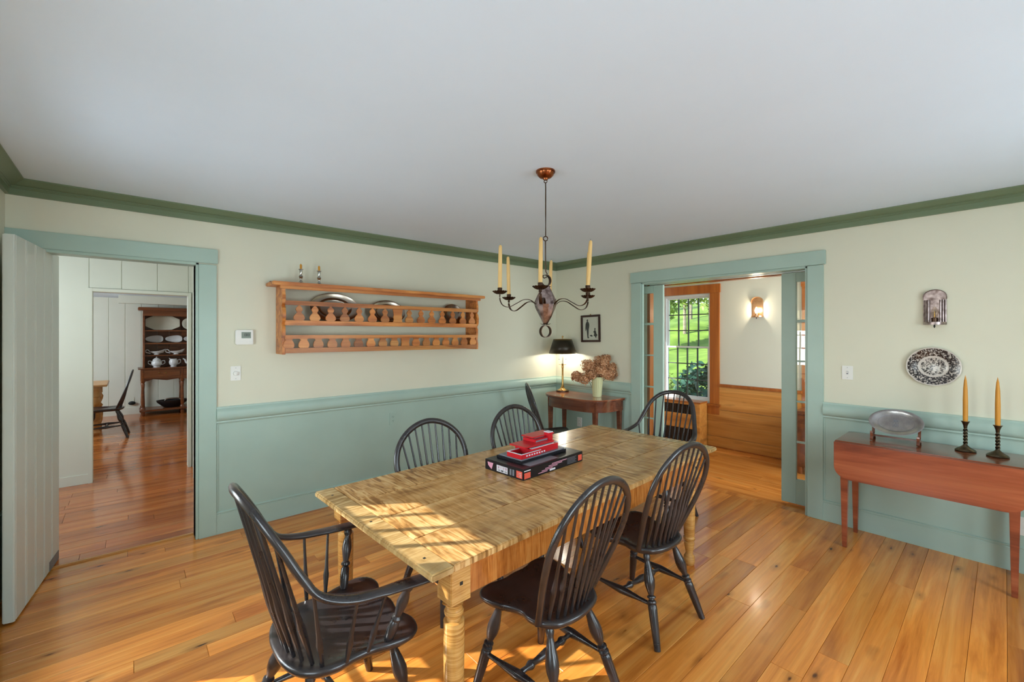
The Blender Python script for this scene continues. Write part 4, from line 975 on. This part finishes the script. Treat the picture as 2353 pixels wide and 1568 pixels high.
# ---- silhouette picture on the wall by the lamp
pc = thing('silhouette_picture', 'small dark-framed silhouette picture of two figures on the wall by the lamp', 'picture', (-.003, -.60, 1.62), 0)
pc.rotation_euler = (math.radians(-1.2), 0, 0)
pw, ph_, fw = .150, .170, .026
B('paper', (-.006, -pw+fw, -ph_+fw), (-.0, pw-fw, ph_-fw), 'paper', pc)
B('pane', (-.0098, -pw+fw, -ph_+fw), (-.0086, pw-fw, ph_-fw), 'glass', pc)
for a, b in (((-pw, ph_-fw), (pw, ph_)), ((-pw, -ph_), (pw, -ph_+fw)), ((-pw, -ph_+fw), (-pw+fw, ph_-fw)), ((pw-fw, -ph_+fw), (pw, ph_-fw))):
    B('frame', (-.02, a[0], a[1]), (0, b[0], b[1]), 'dark_frame', pc, .004)
G().lathe([(0, -.012), (.006, -.01), (.006, 0)], (0, 0, ph_+.006), (1, 0, ph_+.006), 10).build('hanging_ring', 'brass', pc, smooth=True)
def sil(poly, nm): G().prism([(-x, z) for x, z in poly], -.0075, -.0062, 'YZ').build(nm, 'silhouette', pc)
man = [(-.058, .112), (-.048, .118), (-.04, .114), (-.038, .10), (-.043, .088), (-.028, .078), (-.02, .055), (-.022, .02), (-.03, -.01), (-.032, -.06), (-.036, -.10), (-.024, -.118), (-.04, -.124), (-.052, -.118), (-.056, -.08), (-.062, -.03), (-.074, .0), (-.078, -.03), (-.084, -.028), (-.082, .02), (-.078, .06), (-.066, .082), (-.056, .088), (-.062, .1)]
sil(man, 'standing_figure')
girl = [(.058, .0), (.068, .006), (.078, .0), (.076, -.014), (.07, -.02), (.084, -.04), (.088, -.064), (.104, -.084), (.088, -.10), (.085, -.118), (.075, -.118), (.068, -.10), (.046, -.092), (.056, -.066), (.05, -.05), (.042, -.046), (.046, -.038), (.06, -.026)]
sil(girl, 'child_figure'); sil([(-.01, -.084), (.01, -.078), (.026, -.088), (.032, -.098), (.014, -.102), (-.004, -.094), (-.014, -.096)], 'small_animal')

# ================================================================== RIGHT WALL
def sconce(label, x, yc, z0, h, w, mat, lit):
    o = thing('wall_sconce', label, 'sconce', (x, yc, z0), 0)
    hw = w/2; d = .075
    arch = [(-hw, .03), (hw, .03), (hw, h-hw*.8)]+[(hw*math.cos(PI*i/14), h-hw*.8+hw*.8*math.sin(PI*i/14)) for i in range(1, 14)]+[(-hw, h-hw*.8)]
    G().prism(arch, -.004, -.001, 'YZ').build('back_plate', mat, o)
    # hood edge along the arch
    path = [(-.012, hw*math.cos(PI*i/14)*1.02, h-hw*.8+hw*.82*math.sin(PI*i/14)) for i in range(15)]
    path = [(-.012, hw*1.02, h-hw*1.15)]+path+[(-.012, -hw*1.02, h-hw*1.15)]
    G().tube(path, [(.003, .012)]*len(path), 6, up=(1, 0, 0)).build('hood', mat, o, smooth=True)
    tray = [(-.001, hw*1.05)]+[(-.001-d*math.sin(PI*i/12), hw*1.05*math.cos(PI*i/12)) for i in range(1, 12)]+[(-.001, -hw*1.05)]
    G().prism(tray, .012, .032).build('tray', mat, o, bevel=.002)
    for s in (() if lit else (-1, 1)):
        for j in range(3): G().lathe([(.006, 0), (.006, h*.60)], (-.010-.014*j, s*(hw*.93-.012*j), .032), (-.010-.014*j, s*(hw*.93-.012*j), 1), 8).build('reed', mat, o, smooth=True)
    G().lathe([(.016, 0), (.017, .028), (.013, .03)], (-.034, 0, .032), (-.034, 0, 1), 14).build('socket', 'dark_iron' if not lit else mat, o, smooth=True)
    G().lathe([(.009, 0), (.019, .022), (.021, .036), (.015, .058), (.006, .076), (0, .082)], (-.034, 0, .062), (-.034, 0, 1), 14).build('bulb', 'lit_bulb' if lit else 'sconce_glass', o, smooth=True)
    if not lit: G().lathe([(.003, 0), (.004, .03), (.001, .05)], (-.034, 0, .064), (-.034, 0, 1), 8).build('filament', 'brass', o, smooth=True)
    G().lathe([(.003, 0), (.005, .006), (.006, .012), (.003, .02), (.0, .024)], (-.034, 0, .012), (-.034, 0, -1), 10).build('knob', 'dark_slot', o, smooth=True)
    return o
sconce('unlit tin wall sconce with arched back above the oval platter', 0, -3.702, 1.605, .262, .118, 'rusted_tin', False)
sg = sconce('lit copper wall sconce on the garden room wall', 1.70, -1.934, 1.755, .27, .135, 'sconce_copper', True)
pl = bpy.data.lights.new('sconce_glow', 'POINT'); pl.energy = 14; pl.color = (1, .86, .64); pl.shadow_soft_size = .03
po = bpy.data.objects.new('sconce_glow', pl); COL.objects.link(po); po.parent = sg; po.location = (-.034, 0, .10)

# black transferware platter hung on the wall
g = G(); n = 60; vs = [(0, 0, .004)]; rings = [(.50, .004), (.58, .008), (.66, .014), (.97, .020), (1.0, .021), (.98, .016), (.66, .008), (.5, .0)]
for r, z in rings:
    for q in range(n):
        a = 2*PI*q/n; sc = 1+.018*abs(math.sin(5*a))*(r > .9); vs.append((.143*r*sc*math.cos(a), .135*r*sc*math.sin(a), z))
fs = [(0, 1+q, 1+(q+1) % n) for q in range(n)]+[(1+i*n+q, 1+(i+1)*n+q, 1+(i+1)*n+(q+1) % n, 1+i*n+(q+1) % n) for i in range(len(rings)-1) for q in range(n)]+[tuple(1+(len(rings)-1)*n+q for q in range(n))]
o = g.add(vs, fs).build('transferware_platter', 'transferware', None, smooth=True, angle=50)
o.matrix_world = Matrix(((0, 0, -1, -.003), (-1, 0, 0, -3.694), (0, 1, 0, 1.317), (0, 0, 0, 1)))
tag(o, 'black and white patterned platter hung on the wall below the tin sconce', 'platter')

# pewter dish on a wooden easel
st = thing('plate_stand', 'red-brown wooden plate stand on the drop-leaf table', 'stand', (-.235, -3.515, DZ+.0005))
for s in (-1, 1):
    pts = [(-.05, .0), (-.042, .012), (-.025, .018), (-.005, .022), (.025, .018), (.05, .008), (.062, 0), (.072, .0), (.062, .022), (.035, .036), (.05, .12), (.042, .122), (.022, .046), (-.01, .042), (-.028, .040), (-.036, .062), (-.046, .068), (-.050, .052), (-.044, .03), (-.058, .012)]
    G().prism(pts, s*.125-.008, s*.125+.008, 'XZ').build('side_bracket', 'mahogany', st, bevel=.002)
B('cross_bar', (.02, -.12, .022), (.034, .12, .034), 'mahogany', st, .002)
g = G(); vs = [(0, 0, .004)]; rings = [(.45, .004), (.74, .006), (.84, .016), (.97, .022), (1.0, .021), (.97, .017), (.82, .008), (.7, 0)]; n = 48
for r, z in rings:
    for q in range(n): a = 2*PI*q/n; vs.append((.152*r*math.cos(a), .105*r*math.sin(a), z))
fs = [(0, 1+q, 1+(q+1) % n) for q in range(n)]+[(1+i*n+q, 1+(i+1)*n+q, 1+(i+1)*n+(q+1) % n, 1+i*n+(q+1) % n) for i in range(len(rings)-1) for q in range(n)]+[tuple(1+(len(rings)-1)*n+q for q in range(n))]
tr = thing('pewter_dish', 'oval pewter dish with engraved crest leaning on the wooden stand', 'dish', (-.262, -3.515, DZ+.046), 0)
D_ = G().add(vs, fs)
tl = math.radians(52)
M = Matrix(((0, math.cos(tl), -math.sin(tl), 0), (-1, 0, 0, 0), (0, math.sin(tl), math.cos(tl), 0), (0, 0, 0, 1))) @ Matrix.Translation((0, .105, .001))
D_.xf(M).build('bowl', 'pewter_dish', tr, smooth=True, angle=50)
def engr(a, b): return G().box((a[0], a[1], .0062), (b[0], b[1], .0072)).xf(M)
for a, b in (((-.016, -.03), (-.0145, .035)), ((.0145, -.03), (.016, .035)), ((-.016, .034), (.016, .0355)), ((-.016, -.0305), (.016, -.029)), ((-.016, .0), (.016, .0015)), ((-.001, -.03), (.001, .035)), ((-.01, .01), (-.004, .025)), ((.004, .01), (.010, .025)), ((-.01, -.022), (-.004, -.01)), ((.004, -.022), (.010, -.01))):
    engr(a, b).build('engraving', 'grey_brick', tr)
g = G()
pth = [(.10*math.cos(2*PI*i/40), .066*math.sin(2*PI*i/40), .0068) for i in range(40)]
G().tube(pth, .0007, 4, closed=True).xf(M).build('engraved_line', 'grey_brick', tr)

def twist_stick(label, x, y, mat, hh):
    o = thing('candlestick', label, 'candlestick', (x, y, DZ+.0005), 0, 'twisted candlesticks on the drop-leaf table')
    G().lathe([(.050, 0), (.052, .006), (.046, .014), (.036, .021), (.022, .030), (.012, .040), (.008, .050)], (0, 0, 0), (0, 0, 1), 28).build('foot', mat, o, smooth=True)
    for s in (0, PI):
        n = 40; path = []
        for i in range(n+1):
            t_ = i/n; a = s+t_*2*PI*2.6; path.append((.0062*math.cos(a), .0062*math.sin(a), .046+t_*(hh-.046-.045)))
        G().tube(path, .0058, 8).build('twisted_stem', mat, o, smooth=True)
    G().lathe([(.006, hh-.05), (.009, hh-.044), (.010, hh-.03), (.017, hh-.008), (.022, hh-.001), (.022, hh+.001), (.012, hh)], (0, 0, 0), (0, 0, 1), 20).build('cup', mat, o, smooth=True)
    cdl = G().lathe([(.0115, 0), (.0125, .03), (.0125, .14), (.0105, .22), (.0065, .275), (.002, .30), (.0006, .308)], (0, 0, hh-.004), (0, 0, 1), 16).build('candle', 'honey_wax', o, smooth=True)
twist_stick('dark twisted candlestick with honey taper, the one nearer the pewter dish', -.20, -3.862, 'bronze', .198)
twist_stick('brassy twisted candlestick with honey taper, rightmost on the drop-leaf table', -.235, -4.005, 'bronze', .198)

# switches, outlets, thermostat
def plate(name, label, cat, wall, c, z, w, h, mat, feats):
    o = thing(name, label, cat, (c, 0, z) if wall == 'left' else (0, c, z), 0 if wall == 'left' else -PI/2)
    # local: x along wall to the viewer's right, y towards wall (room = -y)
    off = -.0065 if feats != 'outlet' else -.007
    B('cover_plate', (-w/2, -.006+(-.0062 if (wall == 'left' and z < .9) or (wall == 'right' and z < .9) else 0), -h/2), (w/2, 0, h/2), mat, o, .002)
    y = -.006+(-.0062 if z < .9 else 0)
    if feats == 'toggle':
        B('slot', (-.006, y-.0008, -.012), (.006, y, .012), 'grey_brick', o); B('toggle', (-.004, y-.010, -.002), (.004, y, .009), 'plastic_white', o, .001)
    elif feats == 'dial':
        G().lathe([(.019, 0), (.018, .012), (.012, .016), (0, .016)], (0, y, 0), (0, y-1, 0), 20).build('dial', 'plastic_white', o, smooth=True)
    else:
        for s in (-1, 1):
            G().lathe([(.0165, 0), (.016, .002), (0, .002)], (0, y, s*.0195), (0, y-1, s*.0195), 16).build('socket', mat, o, smooth=True)
            for sx in (-1, 1): B('slot', (sx*.006-.0012, y-.0026, s*.0195-.001), (sx*.006+.0012, y-.0019, s*.0195+.007), 'dark_slot', o)
            B('slot', (-.0022, y-.0026, s*.0195-.011), (.0022, y-.0019, s*.0195-.0065), 'dark_slot', o)
    for s in (-1, 1):
        if feats != 'outlet': B('screw', (-.002, y-.0008, s*h*.37-.002), (.002, y, s*h*.37+.002), 'grey_brick', o)
    return o
plate('light_switch', 'white light switch plate right of the wide opening', 'switch', 'right', -3.195, 1.239, .072, .110, 'plastic_white', 'toggle')
plate('dimmer_switch', 'white round dial switch plate below the thermostat', 'switch', 'left', -3.717, 1.239, .070, .114, 'plastic_white', 'dial')
plate('wall_outlet', 'sage green painted outlet in the wainscot behind the left chairs', 'outlet', 'left', -2.381, .708, .072, .118, 'green_paint', 'outlet')
plate('wall_outlet', 'white outlet low on the wainscot at the right edge behind the drop-leaf table leg', 'outlet', 'right', -4.125, .305, .075, .118, 'plastic_white', 'outlet')
plate('wall_outlet', 'white outlet under the corner console table', 'outlet', 'right', -.42, .42, .075, .118, 'plastic_white', 'outlet')
th = thing('thermostat', 'white wall thermostat with grey screen above the round dial switch', 'thermostat', (-3.66, 0, 1.525))
B('case', (-.062, -.028, -.058), (.062, 0, .058), 'plastic_white', th, .005); B('screen', (-.022, -.0288, -.008), (.044, -.0278, .042), 'screen_grey', th)
for i in range(3): B('button', (-.02+.024*i, -.0296, -.044), (-.004+.024*i, -.0278, -.036), 'plastic_white', th, .001)
for i, (a, b) in enumerate(((.0, .014), (.018, .032))):   # seven-segment digits
    for s in ((a, .008, b, .010), (a, .018, b, .020), (a, .028, b, .030), (a, .008, a+.003, .03), (b-.003, .008, b, .03)): B('digit', (s[0], -.0294, s[1]), (s[2], -.0287, s[3]), 'dark_slot', th)

# ================================================================== GARDEN ROOM THINGS
rc = thing('radiator_cover', 'amber pine radiator cover with dark grilles under the garden window', 'radiator', (1.565, -.83, 0))
B('frame', (-.115, -.47, 0), (-.095, -.40, .60), 'pine_board', rc, .003); B('frame', (-.115, .40, 0), (-.095, .47, .60), 'pine_board', rc, .003)
B('frame', (-.115, -.40, .57), (-.095, .40, .60), 'pine_board', rc, .003); B('frame', (-.115, -.40, 0), (-.095, .40, .06), 'pine_board', rc, .003)
B('front_panel', (-.113, -.40, .24), (-.098, .40, .44), 'pine_board', rc, .003); B('top', (-.13, -.48, .60), (.10, .48, .62), 'pine_trim', rc, .004)
for s in (-1, 1): B('side_panel', (-.095, s*.45, 0), (.10, s*.47, .60), 'pine_board', rc)
B('heater', (-.085, -.40, .05), (.09, .40, .56), 'radiator_dark', rc)
for z0, z1 in ((.06, .24), (.44, .57)):
    for i in range(30): y = -.39+i*.0268; B('grille_bar', (-.108, y-.005, z0), (-.1, y+.005, z1), 'radiator_dark', rc)
sb = thing('blanket_chest', 'reddish wooden chest glimpsed through the sliding door glass', 'chest', (1.42, -2.95, 0))
B('body', (-.2, -.45, .08), (.2, .45, .66), 'hutch_wood', sb, .004); B('lid', (-.22, -.47, .66), (.22, .47, .70), 'hutch_wood', sb, .006)
for x in (-.17, .17):
    for y in (-.42, .42): G().lathe([(.02, 0), (.03, .03), (.028, .06), (.03, .08)], (x, y, 0), (x, y, 1), 12).build('foot', 'hutch_wood', sb, smooth=True)

# ================================================================== KITCHEN THINGS
HX0, HX1, HY = -4.215, -2.95, 6.62
hu = thing('kitchen_dresser', 'dark oak dresser with plate shelves at the far kitchen wall', 'dresser', (0, 0, 0))
HB = 7.075
for x in (HX0+.05, HX1-.08): B('side_panel', (x, HY+.14, .905), (x+.03, HB, 1.96), 'hutch_wood', hu, .003)
B('cornice', (HX0-.02, HY+.08, 2.0), (HX1+.02, HB, 2.06), 'hutch_wood', hu, .01); B('frieze', (HX0+.05, HY+.13, 1.90), (HX1-.05, HY+.16, 2.0), 'hutch_wood', hu, .003)
for i in range(6): B('back_board', (HX0+.08+i*.19, HB-.02, .905), (HX0+.08+i*.19+.187, HB-.005, 2.0), 'hutch_wood', hu)
for z in (1.605, 1.358, 1.125): B('shelf', (HX0+.08, HY+.16, z), (HX1-.08, HB-.02, z+.022), 'hutch_wood', hu, .002)
B('counter', (HX0-.02, HY-.02, .885), (HX1+.02, HB, .908), 'hutch_wood', hu, .004)
B('apron', (HX0+.02, HY+.01, .70), (HX1-.02, HY+.03, .885), 'hutch_wood', hu)
ap = [(HX0+.06, .72), (HX0+.06, .655), (HX0+.12, .665), (HX0+.2, .695), (HX0+.4, .665), (HX0+.6, .69), (HX0+.8, .665), (HX0+1.0, .695), (HX1-.12, .665), (HX1-.06, .655), (HX1-.06, .72)]
G().prism(ap, HY+.008, HY+.028, 'XZ').build('scalloped_apron', 'hutch_wood', hu)
for a, b in ((HX0+.07, HX0+.60), (HX0+.66, HX1-.07)):
    d_ = B('drawer', (a, HY-.004, .74), (b, HY+.009, .865), 'hutch_wood', hu, .004)
    for x in ((a+b)/2-.05, (a+b)/2+.05): G().lathe([(.012, 0), (.014, .012), (.008, .02), (0, .021)], (x, HY-.004, .81), (x, HY-1, .81), 12).build('knob', 'brass', d_, smooth=True)
for x in (HX0+.05, HX0+.64, HX1-.05):
    for y in (HY+.04, HB-.05):
        G().lathe([(.02, 0), (.034, .03), (.03, .06), (.038, .07), (.038, .15), (.022, .17), (.030, .22), (.026, .35), (.022, .5), (.030, .60), (.024, .62), (.034, .64), (.034, .885)], (x, y, 0.004), (x, y, 1), 14).build('leg', 'hutch_wood', hu, smooth=True)
B('pot_board', (HX0+.0, HY, .085), (HX1-.0, HB, .12), 'hutch_wood', hu, .004)

def flat_platter(label, x, z, w, h, poly=None, lean=.22, mat='ivory_ceramic', grp='platters on the kitchen dresser'):
    n = 40; g = G(); vs = [(0, 0, .004)]
    def sh_(q):
        a = 2*PI*q/n; c, s = math.cos(a), math.sin(a)
        if poly == 'oct':
            m_ = max(abs(c), abs(s), (abs(c)+abs(s))/1.5); return c/m_, s/m_
        c, s = math.copysign(abs(c)**.82, c), math.copysign(abs(s)**.82, s)
        if poly == 'drop': return c, s*(1+.28*c)
        return c, s
    rings = [(.62, .004), (.70, .010), (.97, .02), (1, .019), (.95, .012), (.6, 0)]
    for r, zz in rings:
        for q in range(n): c, s = sh_(q); vs.append((w/2*r*c, h/2*r*s, zz))
    fs = [(0, 1+q, 1+(q+1) % n) for q in range(n)]+[(1+i*n+q, 1+(i+1)*n+q, 1+(i+1)*n+(q+1) % n, 1+i*n+(q+1) % n) for i in range(len(rings)-1) for q in range(n)]+[tuple(1+(len(rings)-1)*n+q for q in range(n))]
    o = g.add(vs, fs).build('serving_platter', mat, None, smooth=True, angle=35)
    o.matrix_world = Matrix.Translation((x, 6.93, z)) @ Matrix.Rotation(PI/2-lean, 4, 'X') @ Matrix.Translation((0, h/2*(1 if poly != 'drop' else 1.05), 0))
    return tag(o, label, 'platter', grp)
flat_platter('large ivory octagonal platter on the top dresser shelf', -3.86, 1.63, .53, .285, 'oct')
flat_platter('large ivory oval platter at the right of the top dresser shelf', -3.36, 1.63, .40, .26)
for x, lab in ((-3.99, 'small white oval dish, leftmost on the second dresser shelf'), (-3.69, 'small white oval dish in the middle of the second dresser shelf'), (-3.40, 'small white oval dish, rightmost on the second dresser shelf')):
    flat_platter(lab, x, 1.383, .27, .135, 'drop', .3, 'white_ceramic')
flat_platter('small white dish at the right of the third dresser shelf', -3.36, 1.15, .24, .11, None, .3, 'white_ceramic')
def boat(label, x, z):
    o = thing('gravy_boat', label, 'gravy boat', (x, 6.86, z), 0, 'gravy boats on the dresser')
    n = 24; vs = []; rings = [(.035, .0), (.04, .004), (.024, .018), (.045, .04), (.062, .065), (.064, .07), (.058, .066), (.04, .04), (.01, .03)]
    for r, zz in rings:
        for q in range(n):
            a = 2*PI*q/n; e = 1.75+.55*max(0, math.cos(a)) if zz > .03 else 1.2; vs.append((r*e*math.cos(a), r*math.sin(a)*.9, zz+(.045*max(0, math.cos(a))**2 if zz > .06 else 0)))
    fs = [(i*n+q, i*n+(q+1) % n, (i+1)*n+(q+1) % n, (i+1)*n+q) for i in range(len(rings)-1) for q in range(n)]+[tuple(range(n-1, -1, -1)), tuple((len(rings)-1)*n+q for q in range(n))]
    G().add(vs, fs).build('body', 'white_ceramic', o, smooth=True)
    G().tube(spline([(-.10, 0, .06), (-.13, 0, .10), (-.16, 0, .09), (-.155, 0, .05), (-.09, 0, .03)], 4), .008, 8).build('handle', 'white_ceramic', o, smooth=True)
boat('white gravy boat at the left of the third dresser shelf', -3.96, 1.1475); boat('white gravy boat in the middle of the third dresser shelf', -3.66, 1.1475)
def pot(name, label, cat, x, r, h, kind):
    o = thing(name, label, cat, (x, 6.84, .9085), 0)
    G().lathe([(r*.62, 0), (r*.66, .008), (r*.55, .016), (r*.85, h*.25), (r, h*.45), (r*.95, h*.65), (r*.72, h*.85), (r*.74, h*.9), (r*.6, h*.9), (r*.5, h*.5), (0, h*.3)], (0, 0, 0), (0, 0, 1), 16).build('body', 'white_ceramic', o, smooth=True, angle=30)
    def hnd(s): return G().tube(spline([(s*r*.8, 0, h*.72), (s*r*1.35, 0, h*.8), (s*r*1.45, 0, h*.5), (s*r*.9, 0, h*.28)], 4), .008, 8).build('handle', 'white_ceramic', o, smooth=True)
    hnd(1)
    if kind == 'sugar': hnd(-1)
    if kind in ('sugar', 'tea'): G().lathe([(r*.76, h*.88), (r*.7, h*.95), (r*.4, h*1.12), (r*.14, h*1.18), (r*.16, h*1.26), (r*.08, h*1.32), (0, h*1.33)], (0, 0, 0), (0, 0, 1), 16).build('lid', 'white_ceramic', o, smooth=True)
    if kind == 'tea': G().tube(spline([(-r*.8, 0, h*.35), (-r*1.25, 0, h*.5), (-r*1.45, 0, h*.85), (-r*1.75, 0, h*.98)], 4), [.022]*5+[.016]*4+[.011]*4, 8).build('spout', 'white_ceramic', o, smooth=True)
    if kind == 'jug': G().tube([(-r*.5, 0, h*.8), (-r*.95, 0, h*1.0)], [(.03, .02), (.02, .006)], 8).build('spout', 'white_ceramic', o, smooth=True)
pot('sugar_bowl', 'white two-handled lidded sugar bowl on the dresser counter', 'sugar bowl', -3.96, .085, .155, 'sugar')
pot('milk_jug', 'white milk jug between sugar bowl and teapot on the dresser', 'jug', -3.70, .075, .17, 'jug')
pot('teapot', 'white lidded teapot at the right of the dresser counter', 'teapot', -3.37, .105, .155, 'tea')
bw = thing('serving_bowl', 'black oval serving bowl with handle on the low dresser board', 'bowl', (-3.72, 6.82, .1205))
G().lathe([(.5, 0), (.62, .02), (.95, .10), (1.0, .14), (.96, .14), (.6, .04), (0, .03)], (0, 0, 0), (0, 0, 1), 28).xf(Matrix.Diagonal((.25, .15, 1, 1))).build('body', 'black_paint', bw, smooth=True)
G().tube(spline([(-.12, -.06, .13), (-.08, -.06, .17), (.08, -.06, .17), (.12, -.06, .13)], 4), .012, 8).build('handle', 'silver', bw, smooth=True)
kt = thing('kitchen_table', 'pale pine kitchen table edge with stout turned legs beyond the hall', 'table', (-5.3, 5.56, .004))
B('top', (-.75, -.45, .735), (.69, .45, .765), 'kitchen_pine', kt, .006); B('apron', (-.6, -.36, .64), (.55, -.34, .735), 'kitchen_pine', kt); B('apron', (-.6, .34, .64), (.55, .36, .735), 'kitchen_pine', kt)
for x in (-.6, .55):
    for y in (-.35, .35):
        G().lathe([(.045, 0), (.06, .03), (.045, .07), (.06, .12), (.066, .24), (.05, .34), (.066, .37), (.04, .41), (.062, .47), (.07, .52), (.05, .57), (.06, .58), (.06, .735)], (x, y, 0), (x, y, 1), 18).build('leg', 'kitchen_pine', kt, smooth=True)
kc = copy_tree(c0); kc.location = (-4.62, 4.84, .004); kc.rotation_euler = (0, 0, math.radians(88)); kc['label'] = 'black Windsor chair at the kitchen table seen through the hall'; kc['group'] = 'kitchen chairs'
ko = thing('night_light', 'small dark plug-in device on the kitchen wall beside the dresser', 'plug', (-4.32, 7.10, .22))
B('cover_plate', (-.035, -.006, -.02), (.035, 0, .11), 'hall_white', ko, .002); G().sphere((0, -.03, 0), (.055, .028, .036), 14, 8).build('casing', 'dark_slot', ko, smooth=True)
